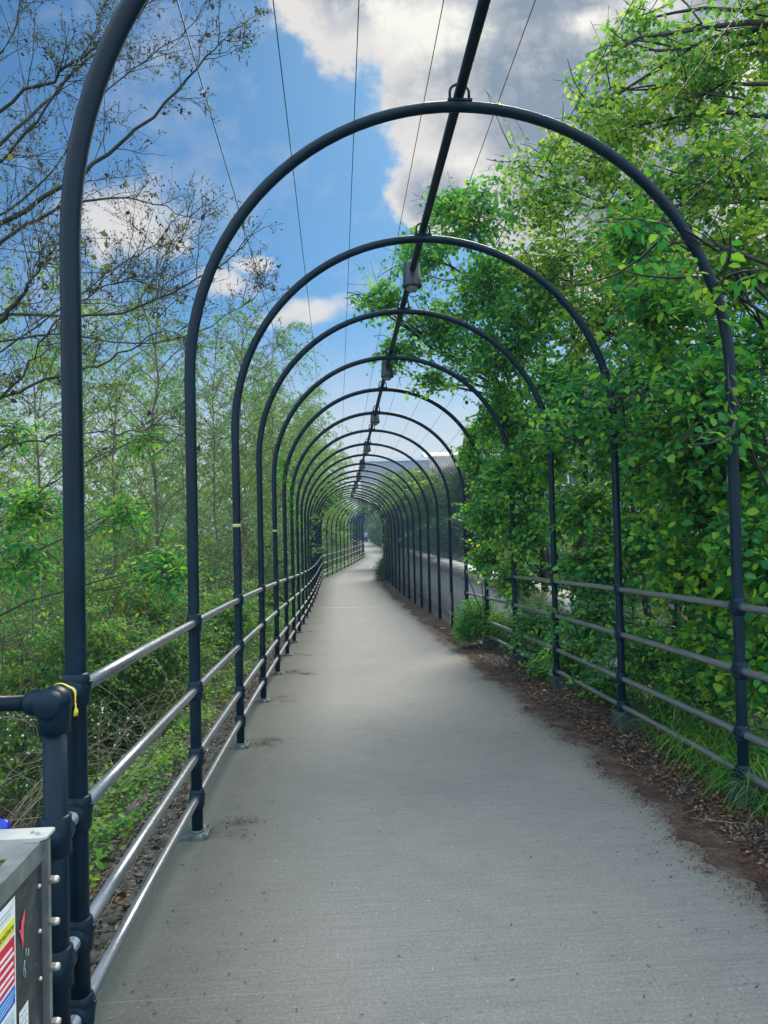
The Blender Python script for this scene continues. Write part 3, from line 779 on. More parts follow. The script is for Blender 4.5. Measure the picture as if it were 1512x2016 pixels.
class Veg:
    def __init__(s): s.tv = []; s.tf = []; s.tn = 0; s.lv = []; s.lf = []; s.ln = 0
    def tube(s, Pt, R, sides=3):
        V, Fq = np_tubes(Pt, R, sides); s.tv.append(V); s.tf.append(Fq + s.tn); s.tn += len(V)
    def leaf(s, *a, **k):
        V, Fq = np_leaves(*a, **k); s.lv.append(V); s.lf.append(Fq + s.ln); s.ln += len(V)
    def build(s, name, label, cat, group, leafm, barkm, base, crown='foliage', trunk='trunk', kind=None):
        r = empty(name, base, 0, label, cat, group)
        off = np.array(base)
        if s.tv: link(trunk, npmesh(trunk, np.concatenate(s.tv) - off, np.concatenate(s.tf), barkm, True), r)
        if s.lv: link(crown, npmesh(crown, np.concatenate(s.lv) - off, np.concatenate(s.lf), leafm), r)
        return r

def limb(v, p0, p1, r0, r1, lift=.3, k=8, wob=.06, sides=6):
    p0 = np.asarray(p0, float); p1 = np.asarray(p1, float)
    L = np.linalg.norm(p1 - p0)
    c = (p0 + p1) / 2 + np.array([0, 0, lift * L * .4]) + rng.normal(size=3) * wob * L
    t = np.linspace(0, 1, k)
    Pt = bez(p0[None], c[None], p1[None], t)
    Pt[:, 1:-1] += rng.normal(size=(1, k - 2, 3)) * wob * L * .12
    v.tube(Pt, np.linspace(r0, r1, k)[None], sides)
    return Pt[0]

def spray(v, c, r, n, m=14, twl=.7, leaf=.065, droop=.25, inner=.45, upb=0.0, flatn=.75, wr=.62, simple=False, tw_r=.003, tips=None, stems=True, lo=.15):
    """twigs filling an ellipsoid centred c (radii r), each with m leaves"""
    c = np.asarray(c, float); r = np.asarray(r, float)
    d = rvec(n); rad = rng.random(n) ** inner
    T = c + d * rad[:, None] * r
    out = unit(T - c + np.array([0, 0, -.2]) * 0 + rng.normal(size=(n, 3)) * .35 * r.min())
    out[:, 2] = out[:, 2] * .6 + upb; out = unit(out)
    Lt = twl * (.6 + .8 * rng.random(n))
    S = T - out * Lt[:, None]
    Cn = (S + T) / 2 + np.array([0, 0, 1.]) * (Lt * .15)[:, None] + rng.normal(size=(n, 3)) * (Lt * .08)[:, None]
    T = T - np.array([0, 0, 1.]) * (Lt * droop)[:, None]
    tt = np.linspace(0, 1, 5)
    Pt = bez(S, Cn, T, tt)
    v.tube(Pt, np.linspace(tw_r, tw_r * .4, 5)[None].repeat(n, 0), 3)
    # connecting stems inside the crown
    if stems:
        ns = min(n, max(3, n // 7)); idx = rng.choice(n, ns, replace=False)
        Q = S[idx]; C0 = c + (Q - c) * .15 + rng.normal(size=(ns, 3)) * .1 * r
        Cm = (Q + C0) / 2 + rng.normal(size=(ns, 3)) * .08
        v.tube(bez(C0, Cm, Q, tt), np.linspace(tw_r * 3.2, tw_r * 1.1, 5)[None].repeat(ns, 0), 4)
    # leaves
    tl = lo + (1 - lo) * (np.arange(m) + .5) / m
    tl = tl[None] + rng.normal(size=(n, m)) * .02
    tl = np.clip(tl, 0, 1.0)[..., None]
    PP = S[:, None] * (1 - tl) ** 2 + 2 * Cn[:, None] * tl * (1 - tl) + T[:, None] * tl ** 2
    TA = unit(2 * (1 - tl) * (Cn - S)[:, None] + 2 * tl * (T - Cn)[:, None])
    up = np.array([0, 0, 1.]) * flatn + rng.normal(size=(n, m, 3)) * .35
    side = unit(np.cross(TA, up)); sgn = np.where(np.arange(m) % 2 == 0, 1., -1.)[None, :, None]
    A = unit(side * sgn * (.9 + .3 * rng.random((n, m, 1))) + TA * .55 + rng.normal(size=(n, m, 3)) * .22 + np.array([0, 0, -.25]))
    Nn = up + rng.normal(size=(n, m, 3)) * .25
    L = leaf * (.55 + .75 * rng.random((n, m)))
    PP = PP + A * (L * .25)[..., None]
    v.leaf(PP.reshape(-1, 3), A.reshape(-1, 3), Nn.reshape(-1, 3), L.reshape(-1), wr=wr, simple=simple)

def broad(name, label, cat, group, base, top, blobs, leafm, barkm, r0=.07, leaf=.065, m=14, twl=.7, dens=1.0, crown='foliage', lift=.25, wr=.62, simple=False, droop=.25, nst=1, inner=.45, tw_r=.003, upb=0.0):
    """blobs: (centre, radii, n twigs)"""
    v = Veg(); base = np.asarray(base, float)
    stems = []
    for q in range(nst):
        b0 = base + (rng.normal(size=3) * np.array([.12, .12, 0]) if q else 0)
        tp = np.asarray(top, float) + (rng.normal(size=3) * np.array([.7, .7, .3]) if q else 0)
        stems.append(limb(v, b0 - np.array([0, 0, .15]), tp, r0 * (1 if q == 0 else .7), r0 * .3, 0.05, 10, .07, 8))
    allp = np.concatenate([s[3:] for s in stems])
    for c, r, n in blobs:
        c = np.asarray(c, float); r = np.asarray(r if hasattr(r, '__len__') else (r, r, r), float)
        j = np.argmin(np.linalg.norm(allp - (c - np.array([0, 0, .8])), axis=1))
        limb(v, allp[j], c, r0 * .42, r0 * .14, lift, 7, .09, 5)
        for w in range(3):
            e = c + rvec(1)[0] * r * .7
            limb(v, allp[j] * .35 + c * .65, e, r0 * .16, r0 * .06, lift, 6, .1, 4)
        spray(v, c, r, int(n * dens), m, twl, leaf, droop, wr=wr, simple=simple, inner=inner, tw_r=tw_r, upb=upb)
    return v.build(name, label, cat, group, leafm, barkm, tuple(base), crown)

def gp(x, y): return (x, y, float(ground_at(x, y)))

# ------------------------------------------------------------------ right-hand hazels and maples
RG = 'trees and shrubs on the right of the path'
def XR(y): return float(xc(y)) + HALF
def B(u, v, d, r, n): return (P(u, v, d), r, n)
broad('hazel_tree', 'tall leafy tree in the top right corner, its branches crossing the largest arch', 'tree', RG, gp(4.6, 6.6), (4.3, 6.6, 6.0),
      [B(1500, 60, 7.4, (1.1, 1.2, .8), 210), B(1380, 190, 7.6, (.8, .9, .7), 150), B(1330, 120, 8.2, (.7, .8, .55), 75), B(1200, 110, 8.4, (.4, .5, .4), 34), B(1180, 210, 8.6, (.45, .5, .4), 42), B(1260, 40, 8.4, (.5, .5, .35), 40), B(1450, 330, 6.8, (.8, .9, .7), 170), B(1240, 250, 8.0, (.6, .8, .5), 90),
       B(1560, 500, 6.2, (.8, .9, .9), 150), B(1330, 390, 7.4, (.75, .8, .6), 130), B(1450, 520, 6.6, (.7, .8, .6), 120)],
      M['leaf_top'], M['bark'], .085, .068, 16, .75, dens=.62, wr=.72)
broad('maple_tree', 'yellow-green young tree leaning over the right shoulder of the largest arch', 'tree', RG, gp(3.7, 5.9), (3.2, 5.8, 4.0),
      [B(1412, 545, 4.14, (.08, .12, .06), 4), B(1345, 450, 4.1, (.06, .1, .05), 2), B(1455, 820, 4.1, (.12, .12, .09), 6), B(1310, 600, 5.6, (.5, .6, .42), 80), B(1400, 760, 5.2, (.5, .5, .4), 85), B(1250, 470, 6.2, (.45, .6, .4), 65), B(1330, 850, 5.6, (.5, .5, .35), 70), B(1480, 700, 5.4, (.5, .6, .5), 80)],
      M['leaf_bright'], M['bark'], .05, .07, 15, .6, wr=.6)
broad('hazel_tree', 'upright hazel behind the second whole arch, reaching the grey cloud', 'tree', RG, gp(4.4, 9.4), (3.6, 9.6, 5.6),
      [B(1180, 330, 9.2, (.9, 1., .75), 130), B(1070, 400, 10., (.85, 1., .7), 130), B(1230, 500, 9, (.9, 1., .8), 190), B(1080, 540, 9.4, (.8, 1., .7), 170), B(1180, 640, 8.6, (.8, 1., .7), 170),
       B(1330, 560, 8.4, (.9, 1., .9), 160), B(1100, 290, 10.2, (.6, .5, .4), 46), B(1030, 320, 10.4, (.45, .5, .3), 26)],
      M['leaf_top'], M['bark'], .075, .07, 16, .75, dens=.68, wr=.72)
broad('hazel_tree', 'hazel arching over the tunnel, its sprays hanging round the first two lamps', 'tree', RG, gp(2.9, 11.2), (2.1, 11.2, 4.6),
      [B(930, 430, 10.4, (.85, .9, .6), 125), B(830, 500, 10.2, (.6, .8, .5), 80), B(960, 560, 10.2, (.9, .9, .7), 190), B(760, 590, 9.9, (.42, .6, .3), 48), B(860, 640, 10.4, (.7, .8, .5), 120),
       B(980, 690, 10., (.8, .9, .7), 190), B(780, 690, 10.6, (.5, .6, .22), 44), B(880, 400, 10.8, (.5, .5, .3), 40), B(850, 745, 10.8, (.5, .5, .2), 30), B(1060, 620, 9.6, (.7, .8, .7), 130), B(720, 585, 9.6, (.25, .3, .12), 10)],
      M['leaf_hazel'], M['bark'], .07, .072, 15, .65, dens=.85, wr=.76)
broad('hazel_bush', 'leafy hazel wrapped round the fourth and fifth posts of the right railing', 'bush', RG, gp(2.35, 10.2), (2.2, 10.6, 3.2),
      [B(925, 890, 11.6, (.28, .4, .22), 30), B(945, 850, 11.8, (.35, .4, .25), 45), B(1000, 820, 10.2, (.6, .8, .55), 170), B(1010, 930, 9.8, (.55, .8, .5), 170), B(975, 1010, 10.6, (.45, .7, .4), 120), B(1040, 1040, 9.8, (.5, .7, .5), 140), B(955, 930, 11.4, (.38, .6, .45), 85),
       B(1070, 900, 9., (.5, .7, .5), 130), B(960, 1090, 11.2, (.3, .4, .32), 60), B(1010, 1140, 10.2, (.4, .5, .35), 100), B(930, 1000, 11.4, (.22, .4, .16), 22), B(925, 1010, 11.2, (.16, .3, .1), 12)],
      M['leaf_hazel'], M['bark'], .05, .068, 17, .5, wr=.74)
broad('hazel_bush', 'dense hazel thicket behind the third post of the right railing', 'bush', RG, gp(3.3, 8.2), (3.2, 8.2, 3.4),
      [B(1205, 825, 5.85, (.14, .2, .07), 8), B(1150, 800, 6.0, (.2, .25, .1), 14), B(1090, 850, 7.5, (.16, .2, .1), 10), B(1160, 800, 8.0, (.7, .8, .6), 190), B(1260, 900, 7.6, (.7, .8, .6), 190), B(1150, 1000, 8.2, (.6, .8, .45), 110), B(1290, 740, 7.6, (.7, .8, .6), 160), B(1280, 1060, 7.4, (.7, .7, .5), 150), B(1170, 1120, 8., (.6, .6, .4), 110), B(1100, 760, 8.8, (.6, .8, .5), 120)],
      M['leaf_hazel'], M['bark'], .055, .068, 17, .6, wr=.72)
broad('hazel_bush', 'broad-leaved bush behind the nearest right-hand posts at the photo edge', 'bush', RG, gp(3.3, 5.3), (3.2, 5.4, 2.8),
      [B(1470, 900, 5.3, (.6, .7, .5), 130), B(1370, 980, 5.8, (.6, .6, .5), 130), B(1500, 1080, 5.0, (.5, .6, .45), 110), B(1380, 1130, 5.8, (.55, .6, .4), 110), B(1500, 1300, 4.9, (.4, .5, .35), 80), B(1560, 1180, 4.8, (.5, .6, .5), 90), B(1430, 1240, 5.6, (.5, .6, .35), 70)],
      M['leaf_bright'], M['bark'], .045, .072, 14, .5, wr=.72)
broad('thicket_bush', 'shady undergrowth of small leaves behind the lower rails on the right', 'bush', RG, gp(2.9, 7.2), (2.9, 7.3, 1.4),
      [B(1180, 1220, 7.6, (.7, .8, .45), 170), B(1290, 1290, 6.6, (.6, .7, .4), 160), B(1120, 1290, 8.2, (.5, .7, .35), 120), B(1190, 1340, 7.2, (.4, .5, .2), 80), B(1390, 1350, 5.9, (.5, .6, .3), 120), B(1060, 1230, 9.2, (.5, .7, .4), 130), B(1080, 1310, 8.6, (.3, .5, .2), 60)],
      M['leaf_hazel'], M['bark'], .03, .052, 15, .45, inner=.5)
broad('round_shrub', 'rounded light green shrub spilling onto the path at the end of the right railing', 'shrub', RG, gp(1.55, 11.6), (1.5, 11.6, .7),
      [((1.42, 11.7, .17), (.42, .5, .38), 300), ((1.72, 11.3, .1), (.3, .4, .3), 130), ((1.25, 11.6, -.0), (.28, .35, .22), 110), ((1.95, 11.0, .15), (.35, .4, .35), 110)],
      M['leaf_bright'], M['bark'], .02, .034, 16, .25, inner=.35, simple=False, nst=3, tw_r=.0015)
# a second rank further right closing the wall of green
for i, (x, y, h) in enumerate([(6.6, 7.2, 7.2), (7.2, 10.5, 7.5), (5.6, 13.4, 6.4), (8.2, 5.2, 6.5), (8.5, 14.5, 8.2), (5.2, 17.6, 5.4)]):
    bl = []
    for q in range(9):
        a = rnd.random() * 6.28; rr_ = .4 + 1.2 * rnd.random(); zz_ = min(h, 5.6) * (.16 + .72 * (q + .5) / 9)
        bl.append(((x + rr_ * math.cos(a), y + rr_ * math.sin(a), zz_ - .6), (1.1, 1.1, .75), 120))
    ll = ['tree deep behind the nearest right posts', 'tree deep behind the hazels, dark trunk showing between the posts', 'leafy tree beside the house front',
          'tree beyond the right edge of the railing', 'tallest tree at the back on the right', 'slighter tree in front of the pale house'][i]
    if i == 5: bl = bl[:4]
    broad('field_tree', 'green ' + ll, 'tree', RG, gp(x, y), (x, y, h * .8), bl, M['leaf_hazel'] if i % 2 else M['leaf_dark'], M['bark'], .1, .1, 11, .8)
# bare dark stems of the thicket
for i, (u, d) in enumerate(((1135, 9.4), (1180, 9.8), (1065, 10.5), (1235, 9), (1100, 11.5), (1330, 8), (1290, 8.6))):
    v = Veg(); b0 = P(u, 1250, d); b0[2] = ground_at(b0[0], b0[1]); tp = P(u + rnd.uniform(-50, 60), rnd.uniform(420, 600), d)
    s_ = limb(v, b0, tp, .055, .02, 0, 12, .05, 8)
    for q in range(5):
        e = s_[3 + q] + rvec(1)[0] * np.array([.8, .8, .3]) + np.array([0, 0, .5]); limb(v, s_[3 + q], e, .02, .006, .2, 6, .1, 4)
    v.build('slender_tree', 'one of the slender dark stems rising inside the thicket behind the right railing', 'tree', 'dark stems in the right thicket', None, M['bark'], tuple(b0))

# ------------------------------------------------------------------ mid-distance shrubs on the right bank behind the mesh
RB = 'shrubs on the bank behind the mesh'
lab_b = ['tall dense shrub with its top against the corrugated shed roof', 'pale green shrub left of the shed', 'grey-green willow shrub under the grey warehouse', 'low dark shrub over the coping of the wall',
         'bushy shrub at the far end of the wall', 'olive shrub below the warehouse parapet', 'dark bush above the middle of the wall', 'tall shrub immediately right of the far arches']
for i, (u, v_, d, rx, rz, mt) in enumerate([(895, 985, 27, 1.4, 1.9, 'leaf_far'), (850, 985, 32, 1.8, 2.2, 'leaf_willow'), (800, 985, 38, 2.0, 2.2, 'leaf_olive'), (870, 1050, 24, 1.6, 1.0, 'leaf_dark'),
                                        (800, 1050, 34, 1.8, 1.6, 'leaf_far'), (765, 985, 48, 2.2, 2.6, 'leaf_olive'), (835, 1050, 28, 1.8, 1.0, 'leaf_dark'), (790, 1010, 44, 2, 2.6, 'leaf_far')]):
    c = P(u, v_, d); c[0] += .6
    bl = [(c + rvec(1)[0] * np.array([rx * .5, 1.2, rz * .4]), (rx * .7, 1.2, rz * .5), 170) for q in range(5)]
    broad('bank_shrub', lab_b[i], 'shrub', RB, gp(c[0], c[1]), (c[0], c[1], c[2] + rz * .3), bl, M[mt], M['twig'], .06, .13, 12, .7, simple=True)

# hedge bushes lapping the right path edge near and after the bend
HB = 'bushes along the right edge of the far path'
for i, y in enumerate([35.5, 38, 41, 44, 48, 52, 56, 60, 65, 70, 76, 82, 88, 95, 102, 109, 116, 124]):
    p = on_path(1.25 if y > 36 else 1.1, y)
    hgt = 1.2 if y < 38 else (1.6 if y < 50 else 2.6)
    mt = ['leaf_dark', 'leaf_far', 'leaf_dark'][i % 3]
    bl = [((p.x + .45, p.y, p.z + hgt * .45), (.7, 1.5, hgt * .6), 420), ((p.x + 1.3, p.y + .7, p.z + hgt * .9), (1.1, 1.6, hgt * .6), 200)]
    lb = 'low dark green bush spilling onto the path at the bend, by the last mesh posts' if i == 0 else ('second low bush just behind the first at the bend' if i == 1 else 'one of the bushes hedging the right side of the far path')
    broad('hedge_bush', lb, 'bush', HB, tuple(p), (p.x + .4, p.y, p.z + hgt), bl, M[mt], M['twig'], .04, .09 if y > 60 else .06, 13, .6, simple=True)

# trees beyond the bend
def round_tree(name, label, group, x, y, h, w, leafm, barkm, leaf=.12, n=130, nb=11, lowest=.25, m=12, simple=True):
    z0_ = float(ground_at(x, y)); bl = []
    for q in range(nb):
        a = q * 2.4 + rnd.random(); f = lowest + (1 - lowest) * (q + .5) / nb
        rad = w * math.sin(PI * min(.95, f * .9 + .1)) ** .7 * (.25 + .6 * rnd.random())
        bl.append(((x + rad * math.cos(a), y + rad * math.sin(a), z0_ + h * f), (w * .48, w * .48, h * .11 + .3), n))
    broad(name, label, 'tree', group, (x, y, z0_), (x, y, z0_ + h * .9), bl, leafm, barkm, .05 + h * .012, leaf, m, w * .35, simple=simple)
FT = 'trees round the far end of the tunnel'
ft = [(2.4, 47, 5.6, 1.9, 'leaf_orange', 'bronze-leaved tree arching over the far arches'), (3.0, 62, 7, 2.6, 'leaf_olive', 'olive tree right of the bronze one'),
      (2.6, 72, 6.5, 2.6, 'leaf_orange', 'brownish tree over the most distant arches'), (2.2, 78, 8, 3.2, 'leaf_far', 'dark green tree behind the bend'), (.8, 95, 9, 3.4, 'leaf_far', 'tree standing behind the walker on the right'),
      (-2.4, 135, 10, 4.5, 'leaf_far', 'tree closing the view straight behind the walker'), (-5.5, 68, 7, 2.8, 'leaf_willow', 'yellow-green tree left of the far arches'), (-6.8, 84, 9, 3.5, 'leaf_far', 'green tree left behind the far arches'),
      (-8.5, 105, 10, 4, 'leaf_far', 'big tree far left behind the tunnel'), (3.5, 120, 11, 4.5, 'leaf_far', 'large tree far right behind the bend'), (-6.0, 47, 5.0, 1.5, 'leaf_willow', 'bright yellow-green sapling leaning in at the bend on the left'),
      (6.5, 88, 9, 4, 'leaf_olive', 'olive tree behind the bank shrubs'), (5.5, 70, 7, 3, 'leaf_far', 'green tree between the shed and the far hedge')]
for x, y, h, w, mt, l in ft:
    round_tree('far_tree', l, FT, x, y, h, w, M[mt], M['twig'], .16 if y > 60 else .1, 170, 12, .5 if mt == 'leaf_orange' else .12, 13)

# ------------------------------------------------------------------ left side
LG = 'trees and thickets on the left bank'
# fine leaved willows and birches
def wispy(label, x, y, h, w, leafm, n=26, m=16, leaf=.05, droop=.5, group=LG, name='birch_tree', lean=0.0, twm=None, tl=1.2, sub=9):
    """slim tree: central stem, rising side branches, each with fine hanging twigs"""
    v = Veg(); z0_ = float(ground_at(x, y)); top = np.array([x + lean, y, z0_ + h])
    st = limb(v, (x, y, z0_ - .1), top, (.012 + h * .0038), .004, 0, 16, .025, 7)
    nb = n
    t = np.linspace(.12 if y < 24 else .42, .97, nb); idx = t * 15
    P0 = np.stack([np.interp(idx, np.arange(16), st[:, k_]) for k_ in range(3)], 1)
    a = np.arange(nb) * 2.4 + rng.random(nb)
    ln = w * (1.05 - .75 * t) * (.7 + .5 * rng.random(nb)) + .25
    D = np.stack([np.cos(a), np.sin(a), np.full(nb, .55)], 1)
    P2 = P0 + D * ln[:, None]; P1 = P0 + D * ln[:, None] * .5 + np.array([0, 0, .22]) * ln[:, None]
    tt = np.linspace(0, 1, 7); BR = bez(P0, P1, P2, tt)
    v.tube(BR, np.linspace(.007 + h * .0005, .002, 7)[None].repeat(nb, 0), 4)
    # secondary twigs
    ts = np.linspace(.25, 1, sub)
    S = bez(P0, P1, P2, ts).reshape(-1, 3); ns = len(S)
    dd = np.repeat(D, sub, 0) + rng.normal(size=(ns, 3)) * .6; dd[:, 2] -= .1; dd = unit(dd)
    Lt = tl * (.35 + .65 * rng.random(ns))
    T = S + dd * Lt[:, None] - np.array([0, 0, 1.]) * (Lt * droop)[:, None]; Cn = S + dd * (Lt * .55)[:, None] + np.array([0, 0, .1]) * Lt[:, None]
    for Q in (Cn, T):
        lim = xc(Q[:, 1]) - HALF - .12; low = Q[:, 2] < zg(Q[:, 1]) + 3.0
        Q[:, 0] = np.where(low, np.minimum(Q[:, 0], lim), Q[:, 0])
    v.tube(bez(S, Cn, T, np.linspace(0, 1, 5)), np.linspace(.0035, .0014, 5)[None].repeat(ns, 0), 3)
    tl_ = np.clip(np.linspace(.1, 1, m)[None] + rng.normal(size=(ns, m)) * .03, 0, 1)[..., None]
    PP = S[:, None] * (1 - tl_) ** 2 + 2 * Cn[:, None] * tl_ * (1 - tl_) + T[:, None] * tl_ ** 2
    PP = PP + rng.normal(size=PP.shape) * leaf * .35
    A = unit(rng.normal(size=PP.shape) * .7 + np.array([0, 0, -.35]) + unit(T - S)[:, None] * .8)
    L = leaf * (.5 + .8 * rng.random((ns, m)))
    if m: v.leaf(PP.reshape(-1, 3), A.reshape(-1, 3), rvec(ns * m), L.reshape(-1), wr=.5, simple=True)
    return v.build(name, label, 'tree', group, leafm, twm or M['twig'], (x, y, z0_))

def at_u(u, d): return float(P(u, 1000, d)[0])
def top_h(u, v_, d):
    x, y, z = P(u, v_, d); return z - float(ground_at(x, y))
W_ = [ # u, vtop, d, w, leafmat, label
 (325, 440, 12, 1.5, 'bud', 'slim tree with upright catkin twigs, tip in the small left cloud'),
 (520, 600, 15, 1.3, 'bud', 'slim bare tree just right of the largest arch post'),
 (605, 630, 22, 1.6, 'leaf_olive', 'slender birch seen between the second and third whole arches'),
 (660, 775, 32, 2.2, 'leaf_olive', 'drooping birch leaning over the tunnel on the left'),
 (240, 600, 14, 2.2, 'leaf_olive', 'misty grey-green tree right of the closest arch post'),
 (430, 640, 18, 2.2, 'leaf_olive', 'fine-leaved tree between the first two whole arches'),
 (60, 560, 12, 2.2, 'leaf_willow', 'yellowish willow at the far left edge'),
 (170, 690, 19, 2.6, 'leaf_willow', 'willow half hidden by the closest arch post'),
 (350, 700, 20, 2.4, 'leaf_willow', 'willow just left of the largest arch post'),
 (490, 740, 24, 2.4, 'leaf_willow', 'yellow-green willow right of the largest arch post'),
 (575, 790, 28, 2.4, 'leaf_olive', 'birch framed by the middle arches on the left'),
 (545, 850, 30, 2.6, 'leaf_willow', 'bright willow low behind the left posts'),
 (615, 865, 36, 2.4, 'leaf_willow', 'bright yellow-green willow behind the crowding left posts'),
 (650, 890, 44, 2.6, 'leaf_willow', 'willow over the left side of the far arches'),
 (0, 700, 20, 3.0, 'leaf_olive', 'tree behind the willow at the far left edge'),
 (280, 780, 26, 3.2, 'leaf_willow', 'pale willow in the middle of the left thicket')]
for u, vt, d, w, mt, l in W_:
    x = min(at_u(u, d), float(xc(d)) - HALF - 1.0); h = top_h(u, vt, d)
    wispy(l, x, d, h, w, M[mt], n=40, m=34 if mt != 'bud' else 12, leaf=(.05 + .0012 * d) if mt != 'bud' else .035, droop=.55 if mt != 'bud' else -.3, sub=10, tl=1.1 if mt != 'bud' else .7)
# back row further away, closing the horizon at the left
for i in range(16):
    u = -150 + i * 56; d = 34 + (i * 7) % 19
    x = at_u(u, d)
    if x > float(xc(d)) - 3.5: x = float(xc(d)) - 4
    wispy('one of the pale willows across the river at the back left', x, d, top_h(u, 845 + (i * 37) % 70, d), 3.2, M['leaf_willow' if i % 2 else 'leaf_olive'], n=26, m=12, leaf=.15, sub=9, tl=1.6, group='willows at the back left', name='willow_tree')

# thicket bushes on the left bank
def thicket(label, x, y, w, h, leafm, n=260, leaf=.04, stems=34, m=12, name='thicket_bush', dead=.5, zoff=0.0):
    v = Veg(); z0_ = float(ground_at(x, y)) + zoff
    # arching stems
    a = rng.random(stems) * 6.28; r_ = rng.random(stems) * w * .35
    S = np.stack([x + r_ * np.cos(a), y + r_ * np.sin(a), np.full(stems, z0_ - .1)], 1)
    b2 = rng.random(stems) * 6.28; R2 = w * (.4 + .8 * rng.random(stems))
    T = np.stack([x + R2 * np.cos(b2), y + R2 * np.sin(b2), z0_ + h * (.35 + .6 * rng.random(stems))], 1)
    C_ = (S + T) / 2; C_[:, 2] = z0_ + h * (.8 + .4 * rng.random(stems))
    v.tube(bez(S, C_, T, np.linspace(0, 1, 9)), np.linspace(.009, .002, 9)[None].repeat(stems, 0), 3)
    for q in range(5):
        c = (x + rnd.uniform(-.5, .5) * w, y + rnd.uniform(-.5, .5) * w, z0_ + h * rnd.uniform(.25, .8))
        spray(v, c, (w * .55, w * .55, h * .3), n // 5, m, .45, leaf, .2, wr=.55, simple=leaf < .05, tw_r=.002, stems=False, inner=.6)
    return v.build(name, label, 'bush', LG, leafm, M['twig'], (x, y, z0_), 'foliage', 'stems')
TK = [(60, 1000, 8.5, 1.3, 'leaf_left', 'bright green thicket at the left photo edge, level with the horizon'), (210, 1030, 9, 1.3, 'leaf_left', 'thicket just right of the closest arch post'),
      (300, 1090, 8, 1.1, 'leaf_left', 'glossy green bush left of the largest arch post'), (330, 980, 13, 1.7, 'leaf_olive', 'olive bush behind the glossy green one'),
      (430, 1080, 9.5, 1.1, 'leaf_left', 'leafy bush seen between the first two whole arches'), (425, 990, 15, 1.8, 'leaf_left', 'taller bush between the first two whole arches'),
      (495, 1060, 12.5, 1.2, 'leaf_left', 'bush behind the second left rail bay'), (500, 960, 19, 1.8, 'leaf_willow', 'yellow-green bush behind the third left post'),
      (540, 1050, 17, 1.3, 'leaf_left', 'bush behind the third left rail bay'), (560, 960, 25, 1.8, 'leaf_left', 'bush seen between the fourth and fifth left posts'), (590, 1030, 24, 1.4, 'leaf_left', 'dark bush behind the bunched left posts'),
      (130, 960, 14, 2.0, 'leaf_left', 'broad thicket behind the closest arch post'), (20, 930, 18, 2.6, 'leaf_olive', 'olive thicket at the left edge farther back'), (240, 930, 18, 2.2, 'leaf_olive', 'greyish thicket in the middle of the left side'),
      (20, 1150, 7.2, 1.1, 'leaf_left', 'brambly bush at the left edge above the return rail'), (150, 1180, 8.2, 1.1, 'leaf_left', 'bramble mound behind the corner posts'),
      (640, 1020, 40, 1.8, 'leaf_left', 'bush beyond the kink in the left railing'), (660, 1010, 50, 2, 'leaf_far', 'bush left of the arches past the bend')]
for u, vt, d, w, mt, l in TK:
    x = at_u(u, d) ; x = min(x, float(xc(d)) - HALF - .7 - w * .8)
    h = max(1.2, top_h(u, vt, d) * .95)
    thicket(l, x, d, w * 1.15, h, M[mt], n=900, leaf=.05 if d < 12 else .075, stems=46, m=14)
# row hugging the railing further along
for i, y in enumerate([27, 31, 35, 40, 45, 50, 55, 62, 70, 78, 86, 95, 104, 114]):
    x = float(xc(y)) - HALF - 2.5
    thicket('one of the bushes following the far left railing', x, y, 1.4, 3.2 if y < 58 else 3.6, M['leaf_left' if i % 2 else 'leaf_far'], n=420, leaf=.08, stems=24, m=12)

# dead bramble canes tangled over the bank : nobody could count them
v = Veg(); n = 1500
S = np.stack([-rng.random(n) * 5.5, 2.4 + rng.random(n) ** 1.2 * 12, np.zeros(n)], 1)
S[:, 0] += xc(S[:, 1]) - HALF - .75; S[:, 2] = ground_at(S[:, 0], S[:, 1])
T = S + rng.normal(size=(n, 3)) * np.array([.8, .8, .1]); T[:, 0] = np.minimum(T[:, 0], xc(T[:, 1]) - HALF - .5); T[:, 2] = ground_at(T[:, 0], T[:, 1]) + .1 + 1.1 * rng.random(n) * np.clip((xc(T[:, 1]) - HALF - T[:, 0]) / 2.2, .1, 1)
C_ = (S + T) / 2 + rng.normal(size=(n, 3)) * .2; C_[:, 2] += .25 + .8 * rng.random(n) * np.clip((xc(C_[:, 1]) - HALF - C_[:, 0]) / 2.0, .05, 1)
v.tube(bez(S, C_, T, np.linspace(0, 1, 9)), np.linspace(.0042, .0015, 9)[None].repeat(n, 0), 3)
o = link('bramble_canes', npmesh('bramble_canes', np.concatenate(v.tv), np.concatenate(v.tf), M['deadtwig'], True))
tag(o, 'tangle of dry tan bramble canes over the left bank', 'brambles', None, 'stuff')

# ground cover on the left bank and in the right thicket
def cover(name, label, cat, n, xf, yf, leaf, mat, zmax=.14, wr=.7, simple=False, minz=.0):
    y = yf(rng.random(n)); x = xf(rng.random(n), y)
    z = ground_at(x, y) + minz + zmax * rng.random(n) * (.5 + .5 * np.sin(x * 5.1 + 1) * np.sin(y * 4.3))
    Pp = np.stack([x, y, z], 1); A = rvec(n); A[:, 2] = A[:, 2] * .35 + .1
    Nn = rvec(n) * .45 + np.array([0, 0, 1.])
    V, Fq = np_leaves(Pp, A, Nn, leaf * (.5 + .9 * rng.random(n)), wr=wr, simple=simple)
    tag(link(name, npmesh(name, V, Fq, mat)), label, cat, None, 'stuff')
cover('ivy_cover', 'bright green small-leaved ground cover on the left bank beside the railing', 'ground cover', 46000,
      lambda r_, y: xc(y) - HALF - .42 - r_ ** 1.3 * 3.4, lambda r_: 2.6 + r_ ** 1.4 * 22, .042, M['leaf_ground'], .22)
cover('weed_cover', 'leafy weeds on the far left bank below the railing', 'ground cover', 26000,
      lambda r_, y: xc(y) - HALF - .3 - r_ * 5, lambda r_: 14 + r_ * 45, .09, M['leaf_left'], .4, simple=True)
